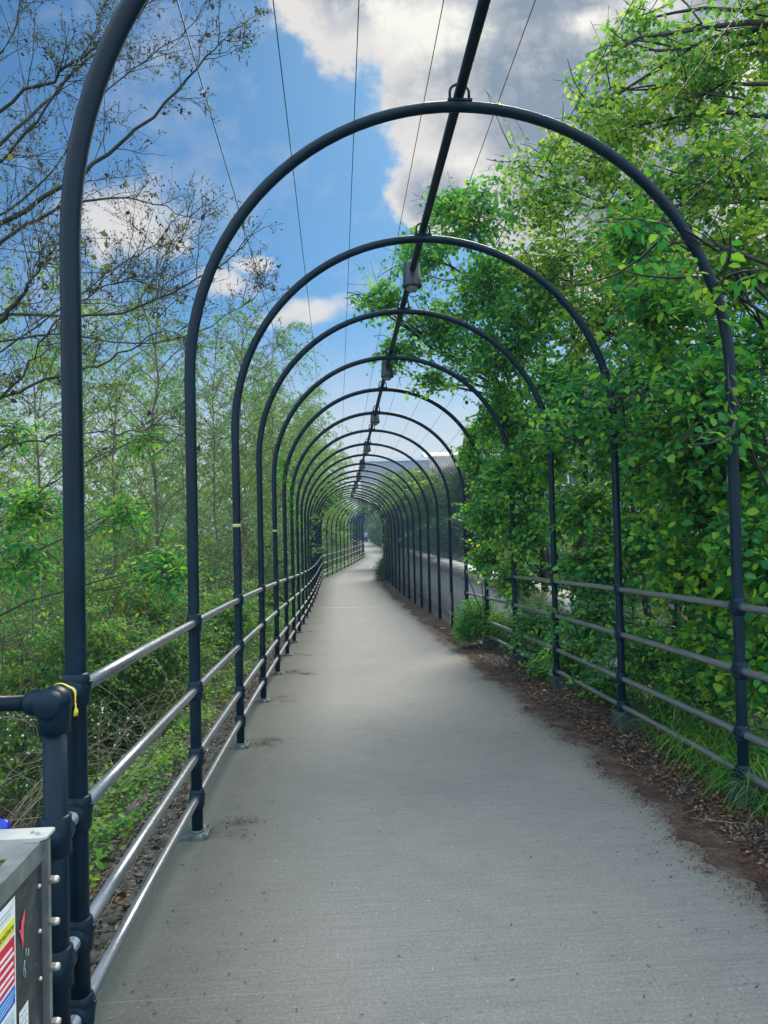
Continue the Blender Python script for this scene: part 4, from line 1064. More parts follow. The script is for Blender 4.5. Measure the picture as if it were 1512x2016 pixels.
cover('undergrowth', 'low shaded undergrowth beneath the hazels on the right', 'ground cover', 30000,
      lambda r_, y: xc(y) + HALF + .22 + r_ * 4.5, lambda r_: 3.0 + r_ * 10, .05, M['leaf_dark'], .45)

# distant woods, read as one mass
def wood(name, label, n, xf, yf, hf, leaf, mat):
    a = rng.random(n); x, y = xf(a, rng.random(n)), yf(a, rng.random(n))
    H = hf(x, y); z = ground_at(x, y) + H * rng.random(n) ** .8
    V, Fq = np_leaves(np.stack([x, y, z], 1), rvec(n), rvec(n), leaf * (.5 + rng.random(n)), wr=.8, simple=True)
    tag(link(name, npmesh(name, V, Fq, mat)), label, 'woodland', None, 'stuff')
hn = lambda q: .5 + .35 * np.sin(q * .21) + .25 * np.sin(q * .53 + 1) + .15 * np.sin(q * 1.3 + 2)
wood('distant_wood', 'far hazy line of woodland closing the horizon behind the tunnel', 60000, lambda a, b: -150 + 290 * a, lambda a, b: 142 + 20 * b, lambda x, y: 6 + 6 * hn(x * .6), .6, M['leaf_far'])
wood('river_bank_scrub', 'dense pale scrub on the far river bank at the left', 120000, lambda a, b: -24 - 9 * b, lambda a, b: -2 + 110 * a, lambda x, y: 2.2 + 2.0 * hn(y * 1.7), .2, M['leaf_olive'])
wood('near_bank_scrub', 'leafy scrub standing in the shallows left of the bank', 90000, lambda a, b: xc(12 + 70 * a) - 5.5 - 5 * b, lambda a, b: 12 + 70 * a, lambda x, y: 2.6 + 1.6 * hn(y * 2.1 + x), .11, M['leaf_left'])

# nearest left twigs, their white flecks painted in for glints off the water
v = Veg()
for (u, vv, d) in ((200, 1400, 5.2), (60, 1430, 4.6), (90, 1500, 4.2), (250, 1450, 5)):
    c = P(u, vv, d); spray(v, c, (.25, .3, .2), 6, 4, .4, .014, .1, wr=.9, tw_r=.0015)
v.build('glint_twigs', 'sparse twigs with white flecks standing in for water glints below the corner post', 'bush', LG, M['glint_fleck'], M['twig'], tuple(P(150, 1600, 5)), 'glint_fleck', 'stems')

# the alder whose branches reach in from the left
def alder():
    v = Veg(); buds_p = []; buds_a = []; cat_p = []
    base = np.array([-5.4, 7.0, float(ground_at(-5.4, 7.0))])
    trunk = limb(v, base, (-4.9, 6.6, 9.0), .17, .06, 0, 14, .02, 10)
    main = [ # (u,v,d) polylines
     [(-260, 560, 6.4), (0, 445, 6.1), (160, 345, 6.0), (300, 235, 5.9), (400, 120, 5.8), (455, 55, 5.7)],
     [(-260, 480, 6.6), (0, 290, 6.6), (150, 140, 6.7), (250, 40, 6.8), (300, -60, 6.9)],
     [(-240, 420, 6.0), (0, 215, 5.8), (140, 130, 5.6), (240, 60, 5.5), (330, -40, 5.4)],
     [(-240, 620, 6.2), (0, 480, 6.0), (130, 395, 6.0), (260, 390, 6.1), (400, 432, 6.2)],
     [(-260, 700, 6.4), (0, 608, 6.4), (130, 628, 6.3), (260, 612, 6.3), (380, 560, 6.2), (470, 500, 6.1), (515, 440, 6.0)],
     [(-260, 860, 6.8), (0, 786, 6.5), (120, 738, 6.4), (210, 715, 6.3), (300, 662, 6.3), (380, 640, 6.3)],
     [(-260, 940, 7.), (0, 884, 6.6), (110, 856, 6.5), (240, 848, 6.4), (370, 836, 6.4)],
     [(-260, 300, 7), (-60, 200, 6.9), (20, 80, 6.9), (60, -40, 7)],
     [(-200, 700, 5.4), (0, 640, 5.2), (60, 560, 5.1), (110, 490, 5.0)],
     [(-260, 760, 6.9), (0, 668, 6.9), (140, 655, 7.0), (330, 690, 7.2), (500, 590, 7.4), (520, 560, 7.4)],
     [(-260, 380, 6.2), (0, 330, 6.0), (100, 200, 5.9), (190, 60, 5.8), (220, -40, 5.8)],
     [(-260, 520, 7.2), (20, 430, 7.2), (110, 330, 7.3), (200, 180, 7.4), (330, 90, 7.5), (400, 30, 7.5)],
     [(-260, 820, 7.4), (0, 700, 7.3), (180, 560, 7.3), (300, 480, 7.4), (380, 470, 7.4)],
     [(-150, 900, 5.6), (40, 760, 5.5), (90, 650, 5.4), (200, 560, 5.4), (290, 545, 5.4)]]
    rs = [.026, .02, .018, .02, .017, .017, .015, .02, .03, .013, .016, .014, .012, .012]
    L1 = []
    for ml, r0 in zip(main, rs):
        q = np.array([P(*p) for p in ml])
        K = 24; t = np.linspace(0, len(q) - 1, K)
        q2 = np.stack([np.interp(t, np.arange(len(q)), q[:, k_]) for k_ in range(3)], 1)
        for _ in range(3): q2[1:-1] = (q2[:-2] + 2 * q2[1:-1] + q2[2:]) / 4
        q2[1:-1] += rng.normal(size=(K - 2, 3)) * .012
        j = np.argmin(np.linalg.norm(trunk - q2[0], axis=1))
        v.tube(np.array([np.concatenate([trunk[j][None], q2])]), np.concatenate([[r0 * 1.2], np.linspace(r0, .0022, K)])[None], 6)
        L1.append(q2)
    def sub(parent_pts, npc, lmin, lmax, r0, k=7, spread=.75):
        out = []
        for q in parent_pts:
            K = len(q); ts = np.sort(rng.random(npc)) * (K - 1.01)
            for i, t in enumerate(ts):
                a_ = int(t); p = q[a_] + (q[a_ + 1] - q[a_]) * (t - a_)
                T = unit((q[min(a_ + 1, K - 1)] - q[max(a_ - 1, 0)])[None])[0]
                sd = unit(np.cross(T, rng.normal(size=3))[None])[0]
                D = unit((T * (.55 + .3 * rng.random()) + sd * spread + np.array([0, 0, .12]))[None])[0]
                L = (lmin + (lmax - lmin) * rng.random()) * (1.15 - .6 * t / K)
                e = p + D * L + np.array([0, 0, .05 * L]); c = p + D * L * .5 + rng.normal(size=3) * L * .09
                out.append((p, c, e))
        A_ = np.array(out); Pt = bez(A_[:, 0], A_[:, 1], A_[:, 2], np.linspace(0, 1, k))
        Pt[:, 1:-1] += rng.normal(size=(len(Pt), k - 2, 3)) * .006
        v.tube(Pt, np.linspace(r0, r0 * .35, k)[None].repeat(len(Pt), 0), 3)
        return Pt
    L2 = sub(L1, 20, .25, .95, .0048)
    L3 = sub(L2, 6, .08, .32, .0022, 5, .85)
    L4 = sub(L3, 3, .03, .1, .0015, 3, .9)
    # buds and tiny unfolding leaves at twig ends and along
    ends = np.concatenate([L4[:, -1], L3[:, -1], L3[:, 2], L4[:, 1]]); dirs = np.concatenate([unit(L4[:, -1] - L4[:, 0]), unit(L3[:, -1] - L3[:, -2]), unit(L3[:, 3] - L3[:, 1]), unit(L4[:, -1] - L4[:, 0])])
    for rep in range(2):
        A = unit(dirs + rng.normal(size=dirs.shape) * .6); v.leaf(ends, A, rvec(len(ends)), .017 * (.6 + .9 * rng.random(len(ends))), wr=.5, simple=True)
    pick = rng.random(len(ends)) < .035
    A = rvec(int(pick.sum())); v.leaf(ends[pick], A, rvec(len(A)), .05 * (.5 + .7 * rng.random(len(A))), wr=.8)
    r = v.build('alder_tree', 'big alder reaching in from the left with nearly bare budding branches against the blue sky', 'tree', LG, M['bud'], M['bark_mossy'], tuple(base), 'buds')
    # hanging catkins and clusters of old cones
    cv = Veg(); pk = L3[rng.choice(len(L3), 170, replace=False)][:, -1]
    e = pk + np.array([0, 0, -1.]) * (.05 + .05 * rng.random((170, 1))); cv.tube(bez(pk, (pk + e) / 2 + rng.normal(size=pk.shape) * .006, e, np.linspace(0, 1, 4)), np.array([[.002, .0045, .0045, .001]]).repeat(170, 0), 5)
    pk = L3[rng.choice(len(L3), 45, replace=False)][:, -2]
    for _ in range(5):
        c = pk + rng.normal(size=pk.shape) * .018; cv.tube(np.stack([c, c + [0, 0, -.006], c + [0, 0, -.014], c + [0, 0, -.02]], 1), np.array([[.003, .009, .009, .002]]).repeat(45, 0), 5)
    link('catkins', npmesh('catkins', np.concatenate(cv.tv) - base, np.concatenate(cv.tf), M['catkin'], True), r)['kind'] = 'stuff'
alder()
# young leafy shoots among the alder branches (left edge)
broad('elder_bush', 'fresh bright green elder leaves low at the left edge behind the closest post', 'bush', LG, gp(-3.9, 6.4), (-3.8, 6.4, 1.6),
      [B(60, 1000, 6.6, (.5, .5, .35), 60), B(40, 1100, 6.2, (.45, .5, .3), 50), B(250, 1010, 7.5, (.45, .5, .3), 40), B(280, 860, 8.2, (.4, .4, .25), 22), B(330, 1120, 6.8, (.45, .5, .3), 60), B(30, 850, 7.5, (.5, .5, .3), 30)],
      M['leaf_bright'], M['bark_mossy'], .03, .075, 9, .45, wr=.42)
# climbing sprigs on the left posts of the fifth arch
v = Veg()
for y_, z_ in ((11.36, 2.9), (11.36, 2.7), (13.16, 2.5), (13.16, 2.3), (13.2, 2.75), (14.96, 2.2)):
    p = on_path(-HALF, y_, z_); spray(v, tuple(p), (.09, .09, .2), 26, 8, .14, .035, .1, tw_r=.001, wr=.6)
v.build('climbing_vine', 'green vine sprigs climbing the fifth and sixth left posts below the bend', 'vine', LG, M['leaf_bright'], M['twig'], tuple(on_path(-HALF - .05, 11.3)), 'foliage', 'stems')

# ------------------------------------------------------------------ grass tufts and verge litter
v = Veg(); n = 1500
gx = np.concatenate([rng.normal(loc=c, scale=s_, size=n // 5) for c, s_ in ((2.15, .16), (2.3, .18), (2.3, .22), (2.6, .3), (2.45, .25))])
gy = np.concatenate([rng.normal(loc=c, scale=s_, size=n // 5) for c, s_ in ((4.3, .2), (4.75, .22), (5.2, .25), (3.9, .3), (5.9, .4))])
gx = np.maximum(gx, xc(gy) + HALF - .02 + .1 * rng.random(n))
S = np.stack([gx, gy, ground_at(gx, gy)], 1); a = rng.random(n) * 6.28; hgt = .14 + .3 * rng.random(n)
D = np.stack([np.cos(a) - .35, np.sin(a) - .2, np.zeros(n)], 1) * (hgt * .75)[:, None]
T = S + D + np.array([0, 0, 1.]) * (hgt * .45)[:, None]; C_ = S + D * .35 + np.array([0, 0, 1.]) * (hgt * 1.15)[:, None]
Pt = bez(S, C_, T, np.linspace(0, 1, 7)); wd = np.array([.0035, .0045, .0048, .004, .003, .002, .0004])
side = unit(np.cross(D, [0, 0, 1.]))[:, None, :]
Lf = Pt - side * wd[None, :, None]; Rg = Pt + side * wd[None, :, None]
V = np.stack([Lf, Rg], 2).reshape(-1, 3); b0 = (np.arange(n) * 14)[:, None, None]; i = (np.arange(6) * 2)[None, :, None]
Fq = (b0 + i + np.array([[[0, 1, 3, 2]]])).reshape(-1, 4)
tag(link('grass', npmesh('grass', V, Fq, M['grass'])), 'long arching green grass round the foot of the nearest right post', 'grass', None, 'stuff')

def litter(name, label, n, yf, sf, size, mat, wr=.5, zlift=.01, flat_=.9, cat='leaf litter'):
    y = yf(rng.random(n)); s_ = sf(rng.random(n), y); k_ = -.064
    x = xc(y) + s_; z = zg(y) + zlift + .012 * rng.random(n)
    A = rvec(n); A[:, 2] *= .25; Nn = rvec(n) * (1 - flat_) * 3 + np.array([0, 0, 1.])
    V, Fq = np_leaves(np.stack([x, y, z], 1), A, Nn, size * (.4 + 1.1 * rng.random(n) ** 2), wr=wr)
    return tag(link(name, npmesh(name, V, Fq, mat)), label, cat, None, 'stuff')
litter('leaf_litter', 'brown dead leaves and chips heaped along the right verge by the posts', 60000, lambda r_: 1.8 + r_ ** 1.5 * 12, lambda r_, y: 1.85 - r_ ** .8 * .72 + .25 * rng.random(len(r_)), .024, M['leaf_brown'], .6, .028)
litter('needle_litter', 'fine reddish brown needles scattered where the verge meets the concrete', 26000, lambda r_: 1.8 + r_ ** 1.4 * 14, lambda r_, y: 1.09 + .15 * vnoise(y) + rng.normal(size=len(r_)) * .1 + .1, .02, M['litter_red'], .12, .012)
litter('litter_fringe', 'loose scraps and needles straggling from the verge onto the concrete', 9000, lambda r_: 1.8 + r_ ** 1.4 * 13, lambda r_, y: 1.04 + .15 * vnoise(y) - np.abs(rng.standard_t(2.2, size=len(r_))) * .045 * (1 + vnoise(y * .7)), .017, M['leaf_brown'], .3, .004)
v = Veg()
n = 150; y = 2.6 + rng.random(n) * 7; s_ = 1.05 + .75 * rng.random(n); x = xc(y) + s_; z = zg(y) + .03
S = np.stack([x, y, z], 1); a = rng.random(n) * PI; T = S + np.stack([np.cos(a), np.sin(a), .1 * rng.random(n)], 1) * (.04 + .16 * rng.random(n) ** 2)[:, None]
v.tube(bez(S, (S + T) / 2 + rng.normal(size=(n, 3)) * .012, T, np.linspace(0, 1, 5)), np.full((n, 5), .0016), 3)
tag(link('twig_litter', npmesh('twig_litter', v.tv[0], v.tf[0], M['deadtwig'])), 'pale dry twigs scattered over the right verge', 'twigs', None, 'stuff')
def stick(label, pts, r=.003):
    mb = MB(); mb.tube([on_path(s, y, z) for s, y, z in pts], r, 6, True, [r * (1 - .4 * i / len(pts)) for i in range(len(pts))])
    tag(link('stick', mb.mesh('stick', M['mesh_pale'])), label, 'stick')
q_ = P(1405, 1640, 3.85)
stick('long pale forked stick lying on the verge near the right photo edge', [(q_[0] - float(xc(3.9)) - .02, 3.98, .03), (q_[0] - float(xc(3.9)) + .1, 3.9, .035), (q_[0] - float(xc(3.9)) + .24, 3.86, .03), (q_[0] - float(xc(3.9)) + .33, 3.85, .03)])
stick('short curved pale twig on the verge between the first two right posts', [(1.22, 4.95, .03), (1.3, 4.86, .035), (1.33, 4.76, .03)], .002)
# reddish heaps at the left base plates, crumbs on the slab
hp = []
for i, y in enumerate([4.16, 5.96, 7.75, 9.56, 11.36, 13.16, 15, 16.8, 18.6]): hp.append((y, -HALF + .17))
hp = [(y + q[0], s_ + q[1]) for y, s_ in hp for q in ((-.02, 0), (-.1, .05), (.1, .1 * rnd.random()), (-.18, .22 * rnd.random()))]
wgt = rng.random(len(hp)) ** 2.5; wgt[16:] *= .35; wgt /= wgt.sum(); n = 1500; pk = rng.choice(len(hp), n, p=wgt)
yy = np.array([hp[i][0] for i in pk]) - .03 + rng.standard_t(2, size=n) * .022; ssx = np.array([hp[i][1] for i in pk]) + rng.standard_t(2, size=n) * .045
x = xc(yy) + ssx; z = zg(yy) + .004 + .012 * rng.random(n)
A = rvec(n); A[:, 2] *= .2; A[:, 1] *= .5
V, Fq = np_leaves(np.stack([x, yy, z], 1), A, np.tile([0, 0, 1.], (n, 1)) + rvec(n) * .3, .02 * (.3 + 1.2 * rng.random(n)), wr=.25)
tag(link('catkin_litter', npmesh('catkin_litter', V, Fq, M['leaf_brown'])), 'brown fallen catkin scraps gathered by the left base plates', 'litter', None, 'stuff')
n = 900; yy = 1.8 + rng.random(n) ** 1.6 * 16; ssx = np.where(rng.random(n) < .5, -1.55 + .5 * rng.random(n) ** 2, -1.45 + 2.6 * rng.random(n)); 
V, Fq = np_leaves(np.stack([xc(yy) + ssx, yy, zg(yy) + .004], 1), rvec(n) * np.array([1, 1, .1]), np.tile([0, 0, 1.], (n, 1)) + rvec(n) * .3, .02 * (.3 + .9 * rng.random(n)), wr=.3)
tag(link('path_crumbs', npmesh('path_crumbs', V, Fq, M['leaf_brown'])), 'tiny leaf scraps sprinkled over the concrete', 'litter', None, 'stuff')

# stones in wire netting along the left edge of the slab
n = 5000; yy = 1.2 + rng.random(n) ** 1.5 * 18; ssx = -1.68 - .46 * rng.random(n)
ico_v = np.array([(0, 0, 1)] + [(math.cos(a) * .9, math.sin(a) * .9, .25) for a in np.arange(6) * PI / 3] + [(math.cos(a + .5) * .85, math.sin(a + .5) * .85, -.35) for a in np.arange(6) * PI / 3] + [(0, 0, -.8)])
ico_f = []
for j in range(6):
    k_ = (j + 1) % 6
    ico_f += [(0, 1 + j, 1 + k_), (1 + j, 7 + j, 1 + k_), (1 + k_, 7 + j, 7 + k_), (7 + j, 13, 7 + k_)]
ico_f = np.array(ico_f)
sz = (.014 + .035 * rng.random(n) ** 2)[:, None, None] * np.array([1.25, 1, .6]); Vv = ico_v[None] * (1 + .3 * rng.normal(size=(n, 14, 1)) * .5) * sz
an = rng.random(n) * 6.28; R_ = np.zeros((n, 3, 3)); R_[:, 0, 0] = np.cos(an); R_[:, 0, 1] = -np.sin(an); R_[:, 1, 0] = np.sin(an); R_[:, 1, 1] = np.cos(an); R_[:, 2, 2] = 1
Vv = np.einsum('nij,nkj->nki', R_, Vv) + np.stack([xc(yy) + ssx, yy, ground_at(xc(yy) + ssx, yy) + .012 * rng.random(n)], 1)[:, None]
Fv = (ico_f[None] + (np.arange(n) * 14)[:, None, None]).reshape(-1, 3)
tag(link('stones', npmesh('stones', Vv.reshape(-1, 3), Fv, M['stone'])), 'dirty stones packed under wire netting beside the left edge of the path', 'stones', None, 'stuff')
litter('edge_litter', 'dark dead leaves caught among the stones left of the path', 9000, lambda r_: 1.4 + r_ ** 1.3 * 16, lambda r_, y: -1.70 - .4 * r_, .03, M['leaf_brown'], .6, -.055)
mb = MB()
for s_ in (-1.72, -1.82, -1.93, -2.05): mb.tube([on_path(s_ + .008 * math.sin(y * 5 + s_ * 9), y, -.045 - .03 * abs(s_ + 1.7)) for y in np.arange(1.2, 16, .3)], .0016, 4)
for y in np.arange(1.2, 16, .11): mb.tube([on_path(s_, y + .02 * math.sin(y * 9 + s_ * 4), -.045 - .04 * abs(s_ + 1.7)) for s_ in (-1.70, -1.85, -2.08)], .0014, 4)
tag(link('wire_netting', mb.mesh('wire_netting', M['mesh_pale'])), 'pale square wire netting holding the stones left of the path', 'netting')

# pale dead weed stalk tied to the first mesh post, and scraps
v = Veg(); b0 = on_path(HALF - .06, 14.9, 0)
limb(v, b0, (b0.x + .03, b0.y - .1, b0.z + .72), .006, .003, 0, 7, .05, 4)
for q in range(7):
    p = np.array([b0.x + .01, b0.y - .05, b0.z + .1 + q * .09]); limb(v, p, p + rvec(1)[0] * .09, .005, .003, 0, 4, .1, 4)
limb(v, b0, (b0.x - .2, b0.y - .2, b0.z + .03), .012, .006, 0, 5, .05, 4)
v.build('dead_weed', 'whitish dead weed stalk at the foot of the first mesh post', 'weed', None, None, flat('bleached_stem', (.55, .55, .52)), tuple(b0), 'x', 'stalk')
o = link('litter_scrap', MB().ball((0, 0, 0), .02, 8, 5, (1.5, 1, .5)).mesh('litter_scrap', flat('foil', (.5, .55, .65), .3)), None, on_path(1.36, 7.6, .03)); tag(o, 'small crumpled bluish wrapper on the verge near the third right footing', 'wrapper')
o = link('litter_scrap', MB().ball((0, 0, 0), .11, 8, 5, (2.2, 1, .6)).mesh('litter_scrap', flat('paper', (.5, .55, .5), .6)), None, on_path(1.25, 104, .05)); tag(o, 'pale scrap at the right path edge just right of the walker', 'litter')

# ------------------------------------------------------------------ walker and dog
def skin_obj(name, joints, edges, mat, parent, sub=2, root=0):
    me = bpy.data.meshes.new(name); me.from_pydata([j[0] for j in joints], edges, [])
    o = link(name, me, parent)
    md = o.modifiers.new('skin', 'SKIN'); sv = me.skin_vertices[0].data
    for i, j in enumerate(joints): sv[i].radius = (j[1], j[2] if len(j) > 2 else j[1]); sv[i].use_root = (i == root)
    md.use_smooth_shade = True
    s_ = o.modifiers.new('sub', 'SUBSURF'); s_.levels = sub; s_.render_levels = sub
    me.materials.append(mat); return o
wy_ = 106.0; wp = on_path(.0, wy_); wp.x = float(P(720, 1060, wy_)[0])
r = empty('person', wp, .08, 'walker seen from behind in a light blue top and dark trousers, far down the path', 'person')
SKIN = flat('skin', (.45, .28, .2)); TOP = flat('light_blue_cloth', (.16, .42, .75), .8); TR = flat('dark_cloth', (.015, .04, .07), .8); HAIR = flat('dark_hair', (.015, .012, .012), .6); SHOE = flat('shoe', (.25, .3, .35), .6)
J = [((0, 0, .98), .15, .1), ((0, 0, 1.2), .14, .1), ((0, 0, 1.40), .17, .1), ((0, 0, 1.50), .06, .06), ((0, .01, 1.60), .075, .09), ((0, .01, 1.70), .06, .075),
     ((-.2, 0, 1.42), .055), ((-.26, -.02, 1.16), .042), ((-.27, .05, .93), .03), ((-.27, .07, .84), .028, .014),
     ((.2, 0, 1.42), .055), ((.27, .02, 1.17), .042), ((.29, -.03, .94), .03), ((.29, -.04, .85), .028, .014),
     ((-.09, 0, .88), .09), ((-.1, .1, .5), .058), ((-.1, .02, .1), .04), ((-.1, .12, .04), .035, .03),
     ((.09, 0, .88), .09), ((.1, -.02, .5), .058), ((.1, -.22, .16), .04), ((.1, -.14, .05), .035, .03)]
E = [(0, 1), (1, 2), (2, 3), (3, 4), (4, 5), (2, 6), (6, 7), (7, 8), (8, 9), (2, 10), (10, 11), (11, 12), (12, 13), (0, 14), (14, 15), (15, 16), (16, 17), (0, 18), (18, 19), (19, 20), (20, 21)]
skin_obj('body', J, E, SKIN, r)
g = lambda i, k_=1.18: (J[i][0], J[i][1] * k_ + .008, (J[i][2] if len(J[i]) > 2 else J[i][1]) * k_ + .008)
skin_obj('jacket', [g(0), g(1), g(2), (J[3][0], .07, .07), g(6), g(7), g(8), g(10), g(11), g(12)], [(0, 1), (1, 2), (2, 3), (2, 4), (4, 5), (5, 6), (2, 7), (7, 8), (8, 9)], TOP, r)
skin_obj('trousers', [((0, 0, .97), .17, .12), g(14), g(15, 1.25), g(16, 1.3), g(18), g(19, 1.25), g(20, 1.3)], [(0, 1), (1, 2), (2, 3), (0, 4), (4, 5), (5, 6)], TR, r)
link('hair', MB().ball((0, -.015, 1.68), .1, 12, 8, (.92, 1.05, 1.1)).mesh('hair', HAIR), r)
for i in (17, 21): link('shoe', MB().ball((J[i][0][0], J[i][0][1] + .02, .045), .1, 10, 6, (.5, 1.35, .48)).mesh('shoe', SHOE), r)
dp = Vector((wp.x + .55, wp.y - 1.0, float(zg(wy_ - 1))))
r = empty('dog', dp, .3, 'small pale dog with raised tail trotting beside the walker', 'dog')
DG = flat('pale_fur', (.5, .52, .52), .9)
JD = [((0, -.18, .3), .07, .08), ((0, 0, .3), .075, .085), ((0, .17, .32), .08, .1), ((0, .27, .42), .05), ((0, .33, .5), .055), ((0, .42, .47), .026),
      ((0, -.26, .36), .02), ((0, -.33, .5), .016), ((.02, -.32, .6), .01),
      ((-.06, -.19, .2), .035), ((-.06, -.24, .12), .018), ((-.06, -.2, .02), .018), ((.06, -.19, .2), .035), ((.06, -.26, .12), .018), ((.06, -.24, .02), .018),
      ((-.055, .18, .2), .03), ((-.055, .16, .11), .018), ((-.055, .19, .02), .018), ((.055, .18, .2), .03), ((.055, .2, .11), .018), ((.055, .25, .03), .018),
      ((-.045, .31, .57), .012), ((.045, .31, .57), .012)]
ED = [(0, 1), (1, 2), (2, 3), (3, 4), (4, 5), (0, 6), (6, 7), (7, 8), (0, 9), (9, 10), (10, 11), (0, 12), (12, 13), (13, 14), (2, 15), (15, 16), (16, 17), (2, 18), (18, 19), (19, 20), (4, 21), (4, 22)]
skin_obj('body', JD, ED, DG, r, 2, 1)

# ------------------------------------------------------------------ sky, clouds, sun
SUN_AZ = math.radians(14); SUN_EL = math.radians(40)
w = bpy.data.worlds.new('World'); scene.world = w; w.use_nodes = True
nt = w.node_tree; nt.nodes.clear()
out = N(nt, 'ShaderNodeOutputWorld')
sky = N(nt, 'ShaderNodeTexSky', sky_type='NISHITA'); sky.sun_disc = False; sky.sun_elevation = SUN_EL; sky.sun_rotation = SUN_AZ
sky.air_density = 1.0; sky.dust_density = .6; sky.ozone_density = 2.0
bg1 = N(nt, 'ShaderNodeBackground'); bg1.inputs[1].default_value = SKY_STR = .05
skc = mix(nt, 1.0, sky.outputs[0], (.39, .74, .97), 'MULTIPLY')
nt.links.new(skc, bg1.inputs[0])
tc = N(nt, 'ShaderNodeTexCoord').outputs['Generated']
s3 = N(nt, 'ShaderNodeSeparateXYZ'); nt.links.new(tc, s3.inputs[0])
yab = math_(nt, 'MAXIMUM', math_(nt, 'ABSOLUTE', s3.outputs[1]), .12)
tx = math_(nt, 'DIVIDE', s3.outputs[0], yab); tz = math_(nt, 'DIVIDE', s3.outputs[2], yab)
cv = N(nt, 'ShaderNodeCombineXYZ'); nt.links.new(tx, cv.inputs[0]); nt.links.new(tz, cv.inputs[1])
nz = noise(nt, 5.5, 12, .62, cv.outputs[0]); nz2 = noise(nt, 13, 10, .68, cv.outputs[0]); nzb = noise(nt, 1.6, 3, .5, cv.outputs[0])
wn = noise(nt, 7, 4, .6, cv.outputs[0]); ws = N(nt, 'ShaderNodeSeparateColor'); nt.links.new(wn.outputs['Color'], ws.inputs[0])
wx = math_(nt, 'MULTIPLY', math_(nt, 'SUBTRACT', ws.outputs[0], .5), .12); wz = math_(nt, 'MULTIPLY', math_(nt, 'SUBTRACT', ws.outputs[1], .5), .09)
txw = math_(nt, 'ADD', tx, wx); tzw = math_(nt, 'ADD', tz, wz)
def blob(u, v, ru, rv, k=1.0):
    p = P(u, v, 1.0); a = math_(nt, 'DIVIDE', math_(nt, 'SUBTRACT', txw, float(p[0])), ru / F_PX); b_ = math_(nt, 'DIVIDE', math_(nt, 'SUBTRACT', tzw, float(p[2] - CAM_Z)), rv / F_PX)
    r2 = math_(nt, 'SQRT', math_(nt, 'ADD', math_(nt, 'MULTIPLY', a, a), math_(nt, 'MULTIPLY', b_, b_)))
    return math_(nt, 'MULTIPLY', math_(nt, 'SUBTRACT', 1.0, r2), k)
def smax(lst):
    o = lst[0]
    for q in lst[1:]: o = math_(nt, 'MAXIMUM', o, q)
    return o
bigc = smax([blob(1010, 90, 330, 400), blob(1250, 300, 400, 400), blob(720, -60, 210, 260), blob(1500, 100, 500, 500), blob(870, 380, 130, 90, .8)])
small = smax([blob(250, 430, 175, 120, 1.1), blob(330, 470, 80, 50, .8), blob(515, 517, 75, 28, .9), blob(445, 553, 110, 42, 1.), blob(585, 618, 140, 42, 1.), blob(620, 490, 22, 20, .2), blob(180, 380, 90, 60, .5)])
dens = bigc
ds = math_(nt, 'ADD', small, math_(nt, 'ADD', math_(nt, 'MULTIPLY', math_(nt, 'SUBTRACT', nz.outputs[0], .5), 1.5), math_(nt, 'MULTIPLY', math_(nt, 'SUBTRACT', nz2.outputs[0], .5), 1.1)))
dn = math_(nt, 'ADD', dens, math_(nt, 'ADD', math_(nt, 'MULTIPLY', math_(nt, 'SUBTRACT', nz.outputs[0], .5), 1.15), math_(nt, 'MULTIPLY', math_(nt, 'SUBTRACT', nz2.outputs[0], .5), .6)))
mask = N(nt, 'ShaderNodeMapRange'); mask.interpolation_type = 'SMOOTHSTEP'; mask.inputs[1].default_value = .03; mask.inputs[2].default_value = .26
nt.links.new(dn, mask.inputs[0])
smk = N(nt, 'ShaderNodeMapRange'); smk.interpolation_type = 'SMOOTHSTEP'; smk.inputs[1].default_value = .1; smk.inputs[2].default_value = .75; smk.inputs[4].default_value = .92
nt.links.new(ds, smk.inputs[0])
wispn = ramp(nt, [(.5, 0), (.72, .35)], nz.outputs[0]).outputs[0]
# horizon veil of pale cloud
hzn = N(nt, 'ShaderNodeMapRange'); hzn.interpolation_type = 'SMOOTHSTEP'; hzn.inputs[1].default_value = .30; hzn.inputs[2].default_value = .04
nt.links.new(math_(nt, 'ADD', tz, math_(nt, 'MULTIPLY', math_(nt, 'SUBTRACT', nz.outputs[0], .5), .16)), hzn.inputs[0])
m2 = math_(nt, 'MAXIMUM', math_(nt, 'MAXIMUM', math_(nt, 'MAXIMUM', mask.outputs[0], smk.outputs[0]), wispn), math_(nt, 'MULTIPLY', hzn.outputs[0], .85))
# cloud tone : bright rims, slate grey hearts
core = N(nt, 'ShaderNodeMapRange'); core.inputs[1].default_value = .28; core.inputs[2].default_value = .7
nt.links.new(math_(nt, 'ADD', math_(nt, 'MULTIPLY', bigc, 1.0), math_(nt, 'MULTIPLY', math_(nt, 'SUBTRACT', nzb.outputs[0], .45), 1.6)), core.inputs[0])
core2 = N(nt, 'ShaderNodeMapRange'); core2.inputs[1].default_value = .2; core2.inputs[2].default_value = .75; nt.links.new(nz.outputs[0], core2.inputs[0])
cf = math_(nt, 'MULTIPLY', core.outputs[0], math_(nt, 'ADD', .62, math_(nt, 'MULTIPLY', core2.outputs[0], .5)))
cf = math_(nt, 'ADD', cf, math_(nt, 'MULTIPLY', math_(nt, 'SUBTRACT', nz2.outputs[0], .5), 2.0), clamp=True)
cf = math_(nt, 'MAXIMUM', cf, math_(nt, 'MULTIPLY', nzb.outputs[0], .25))
ccol = mix(nt, cf, (.84, .80, .76), (.26, .325, .41))
bright = smax([blob(1165, 40, 120, 60, .9), blob(820, 40, 200, 130, 1.0), blob(900, 330, 160, 80, .7), blob(1290, 10, 120, 70, .9), blob(1480, 130, 160, 160, .8)])
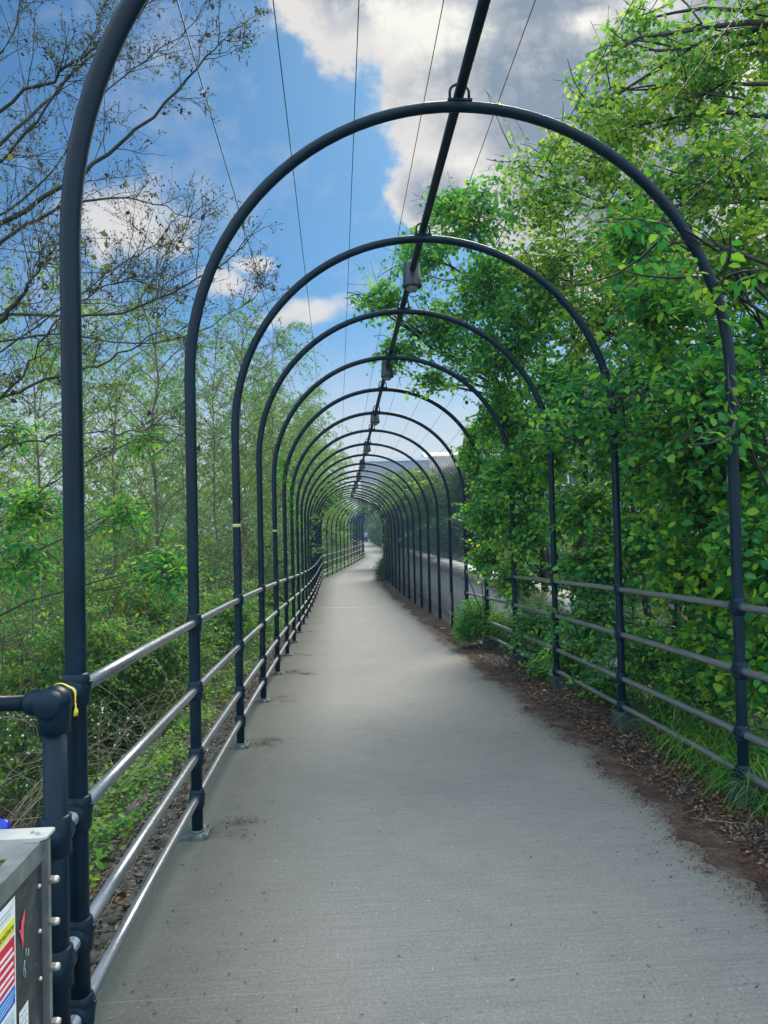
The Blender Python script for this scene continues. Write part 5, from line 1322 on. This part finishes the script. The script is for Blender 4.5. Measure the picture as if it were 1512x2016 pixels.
bm2 = N(nt, 'ShaderNodeMapRange'); bm2.interpolation_type = 'SMOOTHSTEP'; bm2.inputs[1].default_value = .1; bm2.inputs[2].default_value = .9
nt.links.new(math_(nt, 'ADD', bright, math_(nt, 'MULTIPLY', math_(nt, 'SUBTRACT', nz2.outputs[0], .5), 2.2)), bm2.inputs[0])
ccol = mix(nt, bm2.outputs[0], ccol, (.95, .93, .86))
bg2 = N(nt, 'ShaderNodeBackground'); nt.links.new(ccol, bg2.inputs[0]); bg2.inputs[1].default_value = CLOUD_STR = .55
ms = N(nt, 'ShaderNodeMixShader'); nt.links.new(m2, ms.inputs[0]); nt.links.new(bg1.outputs[0], ms.inputs[1]); nt.links.new(bg2.outputs[0], ms.inputs[2])
# added fill light: unseen sky behind the viewer made bright, mottled like cloud
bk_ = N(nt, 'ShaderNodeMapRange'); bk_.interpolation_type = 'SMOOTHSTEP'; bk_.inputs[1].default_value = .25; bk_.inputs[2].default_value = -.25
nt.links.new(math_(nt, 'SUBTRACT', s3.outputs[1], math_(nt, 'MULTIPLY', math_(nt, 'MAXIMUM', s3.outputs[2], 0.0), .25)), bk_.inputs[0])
bg3 = N(nt, 'ShaderNodeBackground'); bg3.inputs[1].default_value = BACK_FILL_STR = 1.35
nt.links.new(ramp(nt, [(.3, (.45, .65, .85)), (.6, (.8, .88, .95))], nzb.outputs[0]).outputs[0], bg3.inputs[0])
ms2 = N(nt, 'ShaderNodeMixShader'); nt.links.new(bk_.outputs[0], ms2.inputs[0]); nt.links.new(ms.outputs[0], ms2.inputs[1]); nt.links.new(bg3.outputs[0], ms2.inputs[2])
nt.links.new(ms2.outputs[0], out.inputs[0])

# thin damp air : pale, even, round the whole scene
hz_ = MB().box((0, 40, 8.5), (2400, 2900, 30)).mesh('haze')
m, nth, b = newmat('thin_air'); nth.nodes.remove(b)
pv = N(nth, 'ShaderNodeVolumePrincipled'); pv.inputs['Color'].default_value = (.5, .72, 1, 1); pv.inputs['Density'].default_value = HAZE = .0009; pv.inputs['Anisotropy'].default_value = .0
nth.links.new(pv.outputs[0], nth.nodes['Material Output'].inputs['Volume'])
hz_.materials.append(m)
import os
if HAZE: tag(link('haze', hz_), kind='stuff')
sl = bpy.data.lights.new('sun', 'SUN'); sl.energy = 2.8; sl.angle = math.radians(20); sl.color = (1, .93, .82)
so = bpy.data.objects.new('sun', sl); col.objects.link(so)
d = Vector((math.sin(SUN_AZ) * math.cos(SUN_EL), math.cos(SUN_AZ) * math.cos(SUN_EL), math.sin(SUN_EL)))
so.rotation_euler = d.to_track_quat('Z', 'Y').to_euler(); so.location = (0, 0, 30)

scene.render.engine = 'CYCLES'
scene.view_settings.view_transform = 'Standard'; scene.view_settings.look = 'None'; scene.view_settings.gamma = 1
scene.view_settings.exposure = .9; scene.cycles.volume_bounces = 0
scene.cycles.max_bounces = 8; scene.cycles.transmission_bounces = 4; scene.cycles.diffuse_bounces = 4; scene.cycles.glossy_bounces = 3
scene.cycles.use_denoising = True
